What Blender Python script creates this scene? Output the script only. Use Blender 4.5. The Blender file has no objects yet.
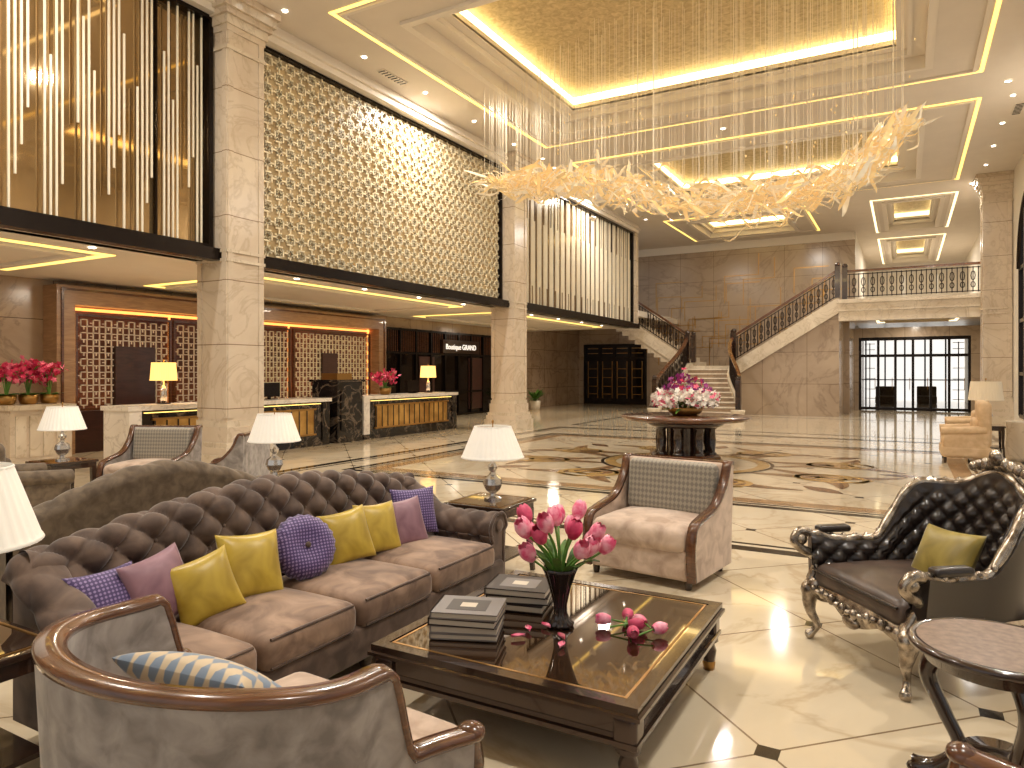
import bpy, math, random
from mathutils import Vector, Matrix
pi=math.pi; sin=math.sin; cos=math.cos
R=random.Random(7)
sc=bpy.context.scene
# ------------------------------------------------------------------ materials
def newmat(name):
    m=bpy.data.materials.new(name); m.use_nodes=True
    nt=m.node_tree; b=nt.nodes['Principled BSDF']
    return m,nt,b
def c4(c): return (c[0],c[1],c[2],1)
def S(c):  # srgb 0-255 -> linear
    return tuple(((x/255)/12.92 if x/255<=.04045 else ((x/255+.055)/1.055)**2.4) for x in c)
def mth(nt,op,a,b=None,c=None):
    n=nt.nodes.new('ShaderNodeMath'); n.operation=op
    for i,v in enumerate((a,b,c)):
        if v is None: continue
        if isinstance(v,(int,float)): n.inputs[i].default_value=v
        else: nt.links.new(v,n.inputs[i])
    return n.outputs[0]
def coords(nt):
    tc=nt.nodes.new('ShaderNodeTexCoord'); sp=nt.nodes.new('ShaderNodeSeparateXYZ')
    nt.links.new(tc.outputs['Object'],sp.inputs[0]); return tc.outputs['Object'],sp.outputs
def mix(nt,f,a,b):
    n=nt.nodes.new('ShaderNodeMix'); n.data_type='RGBA'
    if isinstance(f,(int,float)): n.inputs[0].default_value=f
    else: nt.links.new(f,n.inputs[0])
    for i,v in ((6,a),(7,b)):
        if isinstance(v,tuple): n.inputs[i].default_value=c4(v)
        else: nt.links.new(v,n.inputs[i])
    return n.outputs[2]
def noise(nt,vec,scale,detail=4,dist=0,rough=.5):
    n=nt.nodes.new('ShaderNodeTexNoise'); n.inputs['Scale'].default_value=scale
    n.inputs['Detail'].default_value=detail; n.inputs['Distortion'].default_value=dist
    n.inputs['Roughness'].default_value=rough
    nt.links.new(vec,n.inputs['Vector']); return n.outputs[0]
def ramp(nt,f,stops):
    n=nt.nodes.new('ShaderNodeValToRGB'); e=n.color_ramp.elements
    while len(e)<len(stops): e.new(.5)
    for i,(p,c) in enumerate(stops):
        e[i].position=p; e[i].color=c4(c)
    nt.links.new(f,n.inputs[0]); return n.outputs[0]
def bump(nt,b,h,strength=.3,dist=.01):
    n=nt.nodes.new('ShaderNodeBump'); n.inputs['Strength'].default_value=strength; n.inputs['Distance'].default_value=dist
    nt.links.new(h,n.inputs['Height']); nt.links.new(n.outputs[0],b.inputs['Normal'])
def plain(name,col,rough=.5,metal=0,emit=None,es=0,trans=0,ior=1.45,sheen=0,coat=0):
    m,nt,b=newmat(name); b.inputs['Base Color'].default_value=c4(col)
    b.inputs['Roughness'].default_value=rough; b.inputs['Metallic'].default_value=metal
    b.inputs['Transmission Weight'].default_value=trans; b.inputs['IOR'].default_value=ior
    b.inputs['Sheen Weight'].default_value=sheen; b.inputs['Coat Weight'].default_value=coat
    if emit: b.inputs['Emission Color'].default_value=c4(emit); b.inputs['Emission Strength'].default_value=es
    return m
def noisy(name,c1,c2,scale=5,rough=.5,metal=0,bmp=0,detail=4,dist=0,sheen=0,lo=.35,hi=.65,emit=0,coat=0):
    m,nt,b=newmat(name); v,sp=coords(nt); f=noise(nt,v,scale,detail,dist)
    col=ramp(nt,f,[(lo,c1),(hi,c2)]); nt.links.new(col,b.inputs['Base Color'])
    b.inputs['Roughness'].default_value=rough; b.inputs['Metallic'].default_value=metal
    b.inputs['Sheen Weight'].default_value=sheen; b.inputs['Coat Weight'].default_value=coat
    if sheen: b.inputs['Sheen Roughness'].default_value=.35
    if bmp: bump(nt,b,f,bmp)
    if emit: nt.links.new(col,b.inputs['Emission Color']); b.inputs['Emission Strength'].default_value=emit
    return m
def marble(name,c1,c2,vein,scale=.6,rough=.12,tile=None,line=(.2,.15,.1),lw=.012,off=(0,0),inset=None,spec=.5):
    m,nt,b=newmat(name); v,sp=coords(nt)
    f=noise(nt,v,scale,8,1.2,.6); base=ramp(nt,f,[(.3,c1),(.7,c2)])
    f2=noise(nt,v,scale*.9,6,2.5,.55)
    vm=ramp(nt,f2,[(.47,(0,0,0)),(.5,(1,1,1)),(.53,(0,0,0))])
    vm=mth(nt,'MULTIPLY',vm,.45)
    col=mix(nt,vm,base,vein)
    if tile:
        pl,tu,tv=tile
        if pl=='diag':
            u=mth(nt,'MULTIPLY',mth(nt,'ADD',mth(nt,'ADD',sp[0],-off[0]),mth(nt,'ADD',sp[1],-off[1])),.70711)
            w=mth(nt,'MULTIPLY',mth(nt,'SUBTRACT',mth(nt,'ADD',sp[0],-off[0]),mth(nt,'ADD',sp[1],-off[1])),.70711)
        else:
            d={'x':0,'y':1,'z':2}; u=mth(nt,'ADD',sp[d[pl[0]]],-off[0]); w=mth(nt,'ADD',sp[d[pl[1]]],-off[1])
        fu=mth(nt,'ABSOLUTE',mth(nt,'SUBTRACT',mth(nt,'FRACT',mth(nt,'ADD',mth(nt,'DIVIDE',u,tu),.5)),.5))
        fw=mth(nt,'ABSOLUTE',mth(nt,'SUBTRACT',mth(nt,'FRACT',mth(nt,'ADD',mth(nt,'DIVIDE',w,tv),.5)),.5))
        fu=mth(nt,'MULTIPLY',fu,tu); fw=mth(nt,'MULTIPLY',fw,tv)
        mk=mth(nt,'MAXIMUM',mth(nt,'LESS_THAN',fu,lw/2),mth(nt,'LESS_THAN',fw,lw/2))
        cu=mth(nt,'FLOOR',mth(nt,'DIVIDE',u,tu)); cw=mth(nt,'FLOOR',mth(nt,'DIVIDE',w,tv))
        h=mth(nt,'FRACT',mth(nt,'MULTIPLY',mth(nt,'SINE',mth(nt,'ADD',mth(nt,'MULTIPLY',cu,12.9),mth(nt,'MULTIPLY',cw,78.2))),437.5))
        col=mix(nt,mth(nt,'MULTIPLY',h,.25),col,c2)
        col=mix(nt,mk,col,line)
        if inset:
            q=mth(nt,'LESS_THAN',mth(nt,'ADD',fu,fw),inset)
            col=mix(nt,q,col,(.02,.016,.012))
    nt.links.new(col,b.inputs['Base Color']); b.inputs['Roughness'].default_value=rough
    b.inputs['Specular IOR Level'].default_value=spec
    return m
def wood(name,c1,c2,scale=3,rough=.25,coat=.4):
    m,nt,b=newmat(name); v,sp=coords(nt)
    mp=nt.nodes.new('ShaderNodeMapping'); mp.inputs['Scale'].default_value=(1,1,6); nt.links.new(v,mp.inputs[0])
    f=noise(nt,mp.outputs[0],scale,6,1.5); col=ramp(nt,f,[(.3,c1),(.7,c2)])
    nt.links.new(col,b.inputs['Base Color']); b.inputs['Roughness'].default_value=rough; b.inputs['Coat Weight'].default_value=coat
    return m
def wavy(name,c1,c2,ku,kv,amp=1.3,ax=(0,2),rough=.6,thr=0,sheen=.3,mode=0):
    m,nt,b=newmat(name); v,sp=coords(nt)
    u,w=sp[ax[0]],sp[ax[1]]
    if mode==0: s=mth(nt,'SINE',mth(nt,'ADD',mth(nt,'MULTIPLY',w,kv),mth(nt,'MULTIPLY',mth(nt,'SINE',mth(nt,'MULTIPLY',u,ku)),amp)))
    else:
        s=mth(nt,'MULTIPLY',mth(nt,'SINE',mth(nt,'ADD',mth(nt,'MULTIPLY',w,kv),mth(nt,'MULTIPLY',u,ku))),mth(nt,'SINE',mth(nt,'SUBTRACT',mth(nt,'MULTIPLY',w,kv),mth(nt,'MULTIPLY',u,ku))))
    f=mth(nt,'ADD',mth(nt,'MULTIPLY',s,.5),.5)
    col=ramp(nt,f,[(.45+thr,c1),(.55+thr,c2)]); nt.links.new(col,b.inputs['Base Color'])
    b.inputs['Roughness'].default_value=rough; b.inputs['Sheen Weight'].default_value=sheen
    return m
floorM=marble('floor_marble',S((198,182,154)),S((217,203,177)),S((168,142,108)),.5,.08,('diag',1.25,1.25),S((132,112,88)),.012,(-.52,3.19),.07)
wallM=marble('wall_marble',S((144,119,96)),S((180,157,131)),S((102,80,62)),.5,.2,('yz',1.3,.9),S((80,60,45)),.014)
backM=marble('back_wall_marble',S((150,130,109)),S((181,161,138)),S((112,92,74)),.35,.2,('xz',1.6,1.2),S((104,84,64)),.014)
colM=marble('column_marble',S((194,175,151)),S((218,203,182)),S((162,139,112)),.8,.22,('yz',50,1.05),S((134,112,88)),.014,(3,0))
stoneM=marble('light_stone',S((200,184,160)),S((220,207,186)),S((166,146,119)),1.2,.25)
deskM=marble('desk_white_marble',S((225,215,200)),S((240,232,220)),S((170,155,140)),1.5,.15)
blackM=marble('black_marble',S((14,11,10)),S((28,22,20)),S((150,130,110)),1.2,.08)
ceilM=noisy('ceiling_paint',S((220,210,196)),S((224,214,200)),2,.6)
trimM=plain('ceiling_moulding_paint',S((232,223,209)),.5)
goldF=noisy('gold_leaf_field',S((172,150,108)),S((216,196,152)),9,.5,.05,.15,8,.8,lo=.3,hi=.7)
stripM=plain('cove_led',(1,.85,.4),.5,emit=(1,.66,.15),es=1.9)
coveM=plain('cove_led_recess',(1,.85,.4),.5,emit=(1,.76,.34),es=6.5)
stripW=plain('cove_led_soft',(1,.9,.6),.5,emit=(1,.85,.5),es=1.9)
orangeE=plain('orange_led',(1,.5,.15),.5,emit=(1,.36,.08),es=2.4)
lampOn=plain('downlight_lens',(1,1,1),.5,emit=(1,.93,.8),es=12)
frameBk=plain('black_bronze_frame',S((32,24,20)),.25,.6)
glassBk=noisy('bronze_reflective_glass',S((150,124,86)),S((180,152,110)),.5,.05,.75)
glassSt=plain('storefront_glass',S((26,18,14)),.05,.3)
latM=plain('lattice_champagne',S((240,226,192)),.4,0)
latBackGlow=noisy('lattice_backing_bronze_glow',S((160,136,96)),S((184,160,118)),1.5,.4,.0,emit=.16)  # slight emission added to the bronze to brighten the dimly lit screen
rodM=plain('rod_champagne',S((240,230,206)),.3,.05)
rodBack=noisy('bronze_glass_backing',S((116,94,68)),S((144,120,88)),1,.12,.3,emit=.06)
woodD=wood('dark_walnut',S((34,20,14)),S((58,36,24)),4,.18,.6)
woodM=wood('mahogany',S((70,40,24)),S((106,66,40)),4,.22,.6)
woodP=wood('portal_wood',S((134,100,70)),S((168,132,96)),2,.35,.2)
woodRed=wood('red_brown_panel',S((48,27,21)),S((68,38,30)),2,.3,.2)
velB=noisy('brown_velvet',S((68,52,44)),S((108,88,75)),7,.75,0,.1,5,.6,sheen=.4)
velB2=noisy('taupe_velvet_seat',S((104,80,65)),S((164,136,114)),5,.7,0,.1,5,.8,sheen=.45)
velT=noisy('olive_taupe_velvet',S((82,68,53)),S((112,96,77)),14,.8,0,.15,5,.4,sheen=.35)
velG=noisy('silver_grey_velvet',S((118,110,105)),S((160,152,146)),11,.75,0,.15,6,.5,sheen=.5)
velP=noisy('blush_velvet',S((168,144,125)),S((208,186,167)),7,.7,0,.1,5,.7,sheen=.5)
beigeM=noisy('beige_fabric',S((196,164,124)),S((216,186,147)),8,.8)
yelM=noisy('gold_satin',S((158,132,38)),S((200,172,64)),5,.34,0,.1,3,.5,sheen=.3)
olvM=noisy('olive_gold_satin',S((120,104,40)),S((160,142,68)),5,.4,0,.1,3,.5,sheen=.3)
mauM=noisy('mauve_satin',S((116,80,94)),S((156,118,130)),5,.45,0,.1,3,.5,sheen=.4)
purM=wavy('purple_pattern',S((64,44,98)),S((138,118,168)),170,170,1.6,(0,1),thr=.12,mode=1)
blueP=wavy('blue_ogee_fabric',S((118,136,158)),S((204,184,152)),50,42,1.5,(0,1),mode=1)
slvP=wavy('silver_trellis_fabric',S((122,114,102)),S((154,146,130)),84,66,1.2,(0,2),mode=1)
leath=plain('black_leather',S((38,30,27)),.3,0,coat=.3)
leathS=noisy('dark_grey_seat_leather',S((58,46,40)),S((84,68,58)),6,.4)
silvM=noisy('antique_silver',S((112,100,88)),S((196,185,170)),18,.25,.9,.2)
brass=plain('antique_brass',S((170,130,74)),.3,.9)
goldM=noisy('gold_onyx_panel',S((150,108,48)),S((196,152,80)),3,.3,.5,emit=.12)
tblTop=plain('polished_espresso_top',S((80,56,38)),.03,.65,coat=1)
tblFr=plain('bronze_lacquer',S((64,46,38)),.14,.5,coat=.6)
shade=plain('white_pleated_shade',S((240,234,222)),.7,emit=(1,.92,.8),es=.18)
shadeY=plain('lit_amber_shade',S((255,215,130)),.7,emit=(1,.60,.18),es=1.3)
crysM=plain('crystal_silver',S((205,200,195)),.08,.75)
vaseM=plain('dark_crystal_vase',S((50,42,40)),.06,.6,coat=.6)
winE=plain('bright_window_pane',(1,1,1),.4,emit=(1,.97,.92),es=1.0)
whiteW=plain('white_wall_paint',S((230,222,208)),.6)
ironM=plain('dark_iron',S((40,27,20)),.35,.6)
leafM=noisy('leaf_green',S((46,84,26)),S((96,138,50)),12,.5)
stemM=plain('stem_green',S((96,140,60)),.5)
pinkT=noisy('tulip_pink',S((224,78,124)),S((250,184,202)),22,.5,lo=.35,hi=.65)
redT=noisy('tulip_crimson',S((176,36,80)),S((226,90,130)),16,.5)
orcP=plain('orchid_magenta',S((200,45,88)),.6); orcP2=plain('orchid_pink',S((232,110,140)),.6)
orcV=plain('orchid_violet',S((140,36,116)),.6); orcW=plain('orchid_white',S((244,238,228)),.6)
paper=plain('page_paper',S((205,195,178)),.8); bookD=plain('dark_book_cover',S((44,34,32)),.35); bookG=plain('grey_book_cover',S((120,114,112)),.4)
inlB=noisy('inlay_brown_marble',S((136,104,72)),S((170,138,102)),3,.12); inlD=plain('inlay_black_marble',S((34,28,24)),.1); inlG=plain('inlay_ochre_marble',S((186,152,96)),.12)
inlR=noisy('inlay_rosso_marble',S((98,70,50)),S((130,96,70)),3,.12)
chanM=plain('murano_champagne_glass',S((240,210,150)),.12,.1,emit=(1,.78,.42),es=.20,coat=.5)
chanC=plain('murano_clear_glass',S((244,230,200)),.08,.15,emit=(1,.88,.66),es=.18)
wireM=plain('suspension_wire',S((235,222,196)),.4,.2,emit=(1,.93,.8),es=.05)
# ------------------------------------------------------------------ builder
class B:
    def __init__(s): s.v=[];s.f=[];s.m=[];s.s=[];s.mats=[]
    def add(s,vs,fs,mat,smooth=False,M=None):
        if mat not in s.mats: s.mats.append(mat)
        k=s.mats.index(mat); o=len(s.v)
        for p in vs:
            p=Vector(p)
            s.v.append(M@p if M is not None else p)
        for f in fs: s.f.append([i+o for i in f]); s.m.append(k); s.s.append(smooth)
    def box(s,c,d,mat,M=None):
        x,y,z=[k/2 for k in d]; cx,cy,cz=c
        vs=[(cx+a*x,cy+b*y,cz+e*z) for a in(-1,1) for b in(-1,1) for e in(-1,1)]
        s.add(vs,[(0,1,3,2),(4,6,7,5),(0,4,5,1),(2,3,7,6),(0,2,6,4),(1,5,7,3)],mat,False,M)
    def bx(s,x0,x1,y0,y1,z0,z1,mat,M=None): s.box(((x0+x1)/2,(y0+y1)/2,(z0+z1)/2),(abs(x1-x0),abs(y1-y0),abs(z1-z0)),mat,M)
    def rbox(s,c,d,r,mat,puff=0,n=5,M=None):
        h=[k/2 for k in d]; r=min([r]+[k*.98 for k in h])
        def tk(a): return [-a,-a+r*.3,-a+r*.65,-a+r]+[-a+r+(2*a-2*r)*k/n for k in range(1,n)]+[a-r,a-r*.65,a-r*.3,a]
        T=[tk(a) for a in h]; D={};vs=[];fs=[]
        def gv(p):
            k=tuple(round(q,5) for q in p)
            if k in D: return D[k]
            q=[max(-(h[i]-r),min(h[i]-r,p[i])) for i in range(3)]
            dv=Vector([p[i]-q[i] for i in range(3)]); 
            w=Vector(q)+(dv.normalized()*r if dv.length>1e-7 else dv)
            if puff: w.z+=puff*(w.z/h[2])*max(0,1-(w.x/h[0])**2)*max(0,1-(w.y/h[1])**2)
            D[k]=len(vs); vs.append((w.x+c[0],w.y+c[1],w.z+c[2])); return D[k]
        for ax in range(3):
            a,b=[(1,2),(2,0),(0,1)][ax]
            for sg in(-1,1):
                for i in range(len(T[a])-1):
                    for j in range(len(T[b])-1):
                        q=[]
                        for (ii,jj) in ((i,j),(i+1,j),(i+1,j+1),(i,j+1)):
                            p=[0,0,0]; p[ax]=sg*h[ax]; p[a]=T[a][ii]; p[b]=T[b][jj]; q.append(gv(p))
                        if sg<0: q.reverse()
                        fs.append(q)
        s.add(vs,fs,mat,True,M)
    def surf(s,fn,nu,nv,mat,smooth=True,M=None):
        vs=[fn(i/nu,j/nv) for i in range(nu+1) for j in range(nv+1)]
        fs=[(i*(nv+1)+j,(i+1)*(nv+1)+j,(i+1)*(nv+1)+j+1,i*(nv+1)+j+1) for i in range(nu) for j in range(nv)]
        s.add(vs,fs,mat,smooth,M)
    def lathe(s,prof,c,mat,seg=20,smooth=True,M=None,ripple=0,nr=0,sx=1,sy=1):
        vs=[];n=len(prof)
        for i in range(seg):
            a=2*pi*i/seg
            for (r,z) in prof:
                rr=r*(1+ripple*cos(nr*a)); vs.append((c[0]+rr*cos(a)*sx,c[1]+rr*sin(a)*sy,c[2]+z))
        fs=[(i*n+j,((i+1)%seg)*n+j,((i+1)%seg)*n+j+1,i*n+j+1) for i in range(seg) for j in range(n-1)]
        s.add(vs,fs,mat,smooth,M)
    def ball(s,c,d,mat,M=None,n=8):
        s.lathe([(max(1e-4,sin(pi*k/n))*1,-cos(pi*k/n)*d[2]) for k in range(n+1)],c,mat,n*2,True,M,sx=d[0],sy=d[1])
    def sweep(s,pts,sec,mat,scale=None,smooth=True,up=(0,0,1),M=None,cap=True,closed=False):
        P=[Vector(p) for p in pts]; N=len(P); K=len(sec); vs=[]; side=None
        for i in range(N):
            if closed: t=P[(i+1)%N]-P[i-1]
            else: t=P[min(i+1,N-1)]-P[max(i-1,0)]
            t.normalize()
            if side is None:
                side=t.cross(Vector(up))
                if side.length<1e-4: side=t.cross(Vector((1,0,0)))
            else: side=side-t*side.dot(t)
            side.normalize(); nr=side.cross(t)
            k=scale[i] if scale else 1
            for (a,b) in sec: vs.append(P[i]+side*a*k+nr*b*k)
        fs=[]
        for i in range(N if closed else N-1):
            for j in range(K):
                i2=(i+1)%N; fs.append((i*K+j,i*K+(j+1)%K,i2*K+(j+1)%K,i2*K+j))
        s.add(vs,fs,mat,smooth,M)
        if cap and not closed: s.add(vs[:K],[list(range(K))],mat,False,M); s.add(vs[-K:],[list(range(K))],mat,False,M)
    def tube(s,pts,r,mat,seg=8,M=None,closed=False):
        if isinstance(r,(int,float)): r=[r]*len(pts)
        s.sweep(pts,[(cos(2*pi*k/seg),sin(2*pi*k/seg)) for k in range(seg)],mat,r,True,M=M,closed=closed)
    def poly(s,pts,z0,z1,mat,M=None):
        n=len(pts); vs=[(p[0],p[1],z0) for p in pts]+[(p[0],p[1],z1) for p in pts]
        fs=[list(range(n)),list(range(n,2*n))]+[(i,(i+1)%n,n+(i+1)%n,n+i) for i in range(n)]
        s.add(vs,fs,mat,False,M)
    def done(s,name,loc=(0,0,0),rz=0,parent=None,scale=1):
        me=bpy.data.meshes.new(name); me.from_pydata([tuple(v) for v in s.v],[],s.f)
        for m in s.mats: me.materials.append(m)
        me.polygons.foreach_set('material_index',s.m); me.polygons.foreach_set('use_smooth',s.s); me.update()
        o=bpy.data.objects.new(name,me); sc.collection.objects.link(o)
        o.location=loc; o.rotation_euler=(0,0,rz); o.scale=(scale,)*3
        if parent: o.parent=parent
        return o
def spline(pts,n=8):
    P=[Vector(p) for p in pts]; out=[]
    for i in range(len(P)-1):
        p0=P[max(i-1,0)];p1=P[i];p2=P[i+1];p3=P[min(i+2,len(P)-1)]
        for k in range(n):
            t=k/n; out.append(.5*((2*p1)+(p2-p0)*t+(2*p0-5*p1+4*p2-p3)*t*t+(3*p1-p0-3*p2+p3)*t**3))
    out.append(P[-1]); return out
def sstep(a,b,x):
    t=max(0,min(1,(x-a)/(b-a))); return t*t*(3-2*t)
XW=-15; CZ=7.8; SF=3.5; YB=34; XR=2.9
# ------------------------------------------------------------------ room shell
b=B(); b.bx(XW-.3,XR+.3,-6,46.5,-.2,0,floorM); b.done('floor')
b=B(); b.bx(XW-.3,XW,-6,YB,0,SF+.1,wallM); b.bx(XW-.3,XW,28,YB,SF+.1,CZ,wallM); b.done('wall_left')
b=B(); # gallery bulkhead behind the decorative screens
b.bx(-10.35,-10.15,-6,28.3,SF,CZ,ceilM); b.bx(-10.15,-9.75,-6,28.3,7.48,CZ,trimM); b.bx(-9.75,-9.68,-6,28.3,7.6,7.66,trimM)
b.bx(-10.15,-9.8,28.0,28.35,SF,7.48,colM)
b.done('wall_gallery')
b=B(); b.bx(XW,-1.9,YB,YB+.3,0,CZ,backM)
b.bx(-1.9,-1.75,YB,YB+.3,0,3.55,backM); b.bx(2.35,XR,YB,YB+.3,0,3.55,backM); b.bx(-1.75,2.35,YB,YB+.3,3.14,3.55,backM)
for k in range(40):
    x=R.uniform(-11.3,-2.8); z=R.uniform(2.8,6.4); L=R.uniform(.6,1.6); h=R.uniform(.4,1.3)
    xe=min(x+L,-2.1)
    b.bx(x,xe,YB-.02,YB,z,z+.035,brass); b.bx(x,x+.035,YB-.02,YB,z-h,z+.035,brass)
    if R.random()<.6: b.bx(xe-.035,xe,YB-.02,YB,z,z+h*.8,brass)
b.bx(XW,-1.9,YB-.06,YB,7.45,7.8,trimM)
b.done('wall_back')
# right wall with arched windows
def archwall():
    b=B(); ys=-6; wins=[(-4,-1),(1,4),(6,9),(11,14),(16,19),(20.6,24.6)]
    prev=ys
    for (a,c) in wins:
        b.bx(XR,XR+.3,prev,a,0,CZ,whiteW); b.bx(XR,XR+.3,a,c,0,.4,whiteW)
        r=(c-a)/2; cy=(a+c)/2; zs=4.6; n=14
        for k in range(n):
            t0=pi*k/n; t1=pi*(k+1)/n
            y0=cy-r*cos(t0); y1=cy-r*cos(t1); z0=zs+r*sin(t0); z1=zs+r*sin(t1)
            vs=[(x,y,z) for x in(XR,XR+.3) for (y,z) in((y0,z0),(y1,z1),(y1,CZ),(y0,CZ))]
            b.add(vs,[(0,1,2,3),(4,5,6,7),(0,1,5,4)],whiteW)
        prev=c
    b.bx(XR,XR+.3,prev,46.5,0,CZ,whiteW); b.done('wall_right')
    for i,(a,c) in enumerate(wins):
        w=B(); r=(c-a)/2; cy=(a+c)/2
        for t in (0,.25,.5,.75,1):
            y=a+(c-a)*t; w.bx(XR-.06,XR+.05,y-.06,y+.06,.4,4.6+ (r*math.sqrt(max(0,1-((y-cy)/r)**2))),frameBk)
        for z in (.4,1.6,3.1,4.6): w.bx(XR-.05,XR+.05,a,c,z-.05,z+.05,frameBk)
        w.tube([(XR-.02,cy-r*cos(pi*k/20),4.6+r*sin(pi*k/20)) for k in range(21)],.09,frameBk)
        w.tube([(XR,cy-r*.5*cos(pi*k/20),4.6+r*.5*sin(pi*k/20)) for k in range(21)],.04,frameBk)
        w.done('window_%d'%(i+1))
archwall()
trays=[((-8.6,1.4,8.9,17.2),(-7.6,.35,9.9,16.25)),((-8.6,1.5,18.8,26.4),(-7.4,.3,19.9,25.4)),((-8.6,-3.2,27.9,33.0),(-7.7,-4.1,28.8,32.2)),
       ((-1.1,1.6,28.2,34.8),(-.6,1.1,28.8,34.2)),((-1.1,1.6,36.5,45),(-.6,1.1,37.2,44.3)),((-8.6,1.4,-1.5,7.0),(-7.6,.35,-.5,6.0))]
holes=[t[1] for t in trays]
b=B()
xs=sorted(set([-10.35,XR+.3]+[h[0] for h in holes]+[h[1] for h in holes])); ys=sorted(set([-6,46.5]+[h[2] for h in holes]+[h[3] for h in holes]))
for i in range(len(xs)-1):
    for j in range(len(ys)-1):
        cx=(xs[i]+xs[i+1])/2; cy=(ys[j]+ys[j+1])/2
        if any(h[0]<cx<h[1] and h[2]<cy<h[3] for h in holes): continue
        b.add([(xs[i],ys[j],CZ),(xs[i+1],ys[j],CZ),(xs[i+1],ys[j+1],CZ),(xs[i],ys[j+1],CZ)],[(0,1,2,3)],ceilM)
b.add([(XW,28,CZ),(-10.35,28,CZ),(-10.35,YB,CZ),(XW,YB,CZ)],[(0,1,2,3)],ceilM)
def ring(b,r0,r1,z0,z1,mat):
    x0,x1,y0,y1=r0;a0,a1,c0,c1=r1
    b.bx(x0,x1,y0,c0,z0,z1,mat);b.bx(x0,x1,c1,y1,z0,z1,mat);b.bx(x0,a0,c0,c1,z0,z1,mat);b.bx(a1,x1,c0,c1,z0,z1,mat)
def ins(r,d): return (r[0]+d,r[1]-d,r[2]+d,r[3]-d)
for k,(o,h) in enumerate(trays):
    ring(b,o,ins(o,.075),CZ-.012,CZ-.002,stripM if k<3 else stripW)
    ring(b,ins(o,.13),ins(o,.2),CZ-.04,CZ-.001,trimM)
    ring(b,ins(h,-.14),ins(h,.0),CZ-.06,CZ,trimM)
    big=k in(0,1,5)
    d1=.5 if big else .22
    ring(b,ins(h,-.02),h,CZ,CZ+.22,trimM)
    ring(b,ins(h,-.02),ins(h,d1*.5),CZ+.2,CZ+.26,trimM)
    ring(b,ins(h,d1*.5-.02),ins(h,d1*.5+.06),CZ+.14,CZ+.26,trimM)
    ring(b,ins(h,d1*.5),ins(h,d1),CZ+.26,CZ+.32,trimM)
    g=ins(h,d1)
    ring(b,ins(g,-.02),g,CZ+.28,CZ+.42,trimM)
    ring(b,ins(g,-.2),ins(g,-.02),CZ+.42,CZ+.60,coveM if k<3 or k==5 else stripW)
    b.add([(g[0]-.2,g[2]-.2,CZ+.62),(g[1]+.2,g[2]-.2,CZ+.62),(g[1]+.2,g[3]+.2,CZ+.62),(g[0]-.2,g[3]+.2,CZ+.62)],[(0,1,2,3)],goldF)
b.done('ceiling')
b=B()
b.bx(XW,-9.75,-6,28.3,SF,SF+.12,ceilM); b.bx(XW,-9.75,28.3,YB,4.0,4.24,ceilM)
b.bx(-9.95,-9.72,-6,28.3,SF-.03,SF+.16,frameBk)
for (y0,y1) in((1.5,6.6),(9.2,16.6),(18.6,27)):
    ring(b,(-14.2,-10.9,y0,y1),(-14.05,-11.05,y0+.15,y1-.15),SF-.012,SF-.002,stripM)
    ring(b,(-13.9,-11.2,y0+.3,y1-.3),(-13.75,-11.35,y0+.45,y1-.45),SF-.05,SF-.001,trimM)
b.done('ceiling_gallery_soffit')
b=B()
for x in (-9.1,-4,1.9):
    for y in (3,8,18,27.2): b.lathe([(0.001,-.01),(.06,-.01)],(x,y,CZ-.003),lampOn,12); b.lathe([(.06,-.015),(.09,-.015),(.09,0)],(x,y,CZ-.003),trimM,12)
for y in (8.5,10.5,12.5,14.5,16.5,19,21,23,25): 
    for x in (-9.2,2.1): b.lathe([(0.001,-.01),(.045,-.01)],(x,y,CZ-.003),lampOn,10)
for y in range(2,28,2): b.lathe([(0.001,-.01),(.05,-.01)],(-10.5,y,SF-.003),lampOn,10)
b.done('recessed_downlights')
b=B()
for (x,y) in((2.3,9.5),(2.3,13.5),(2.3,20),(-9.3,11.5),(-9.3,20)):
    b.bx(x-.09,x+.09,y-.4,y+.4,CZ-.02,CZ-.002,trimM)
    for k in range(8): b.bx(x-.08,x+.08,y-.37+k*.1,y-.34+k*.1,CZ-.03,CZ-.019,frameBk)
b.done('air_vents')
def column(x,y,top=CZ):
    b=B(); w=.36
    def ringbox(h,z0,z1,m=colM): b.bx(-h,h,-h,h,z0,z1,m)
    ringbox(.52,0,.3,stoneM); ringbox(.48,.3,.42); ringbox(.45,.42,.5,stoneM); ringbox(.41,.5,.75); ringbox(.385,.75,.85,stoneM)
    ringbox(w,.85,top-.5)
    for sx,sy in((1,0),(-1,0),(0,1),(0,-1)):
        for e in(-1,1):
            cx=sx*(w+.012)+ (0 if sx else e*(w-.05)); cy=sy*(w+.012)+(0 if sy else e*(w-.05))
            b.box((cx,cy,(top+.4)/2),(.024 if sx else .1,.024 if sy else .1,top-1.4),colM)
    for z in(3.45,3.6): ringbox(w+.03,z,z+.05,stoneM)
    ringbox(.40,top-.9,top-.84,stoneM)
    for k,(h,z0,z1) in enumerate([(.39,top-.6,top-.5),(.42,top-.5,top-.36),(.47,top-.36,top-.26),(.52,top-.26,top-.12),(.57,top-.12,top-.005)]): ringbox(h,z0,z1,stoneM if k%2 else colM)
    return b.done('column',(x,y,0))
column(-9.94,8.0); column(-9.94,17.54); column(2.5,26.6); column(-9.94,-1.5)
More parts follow.
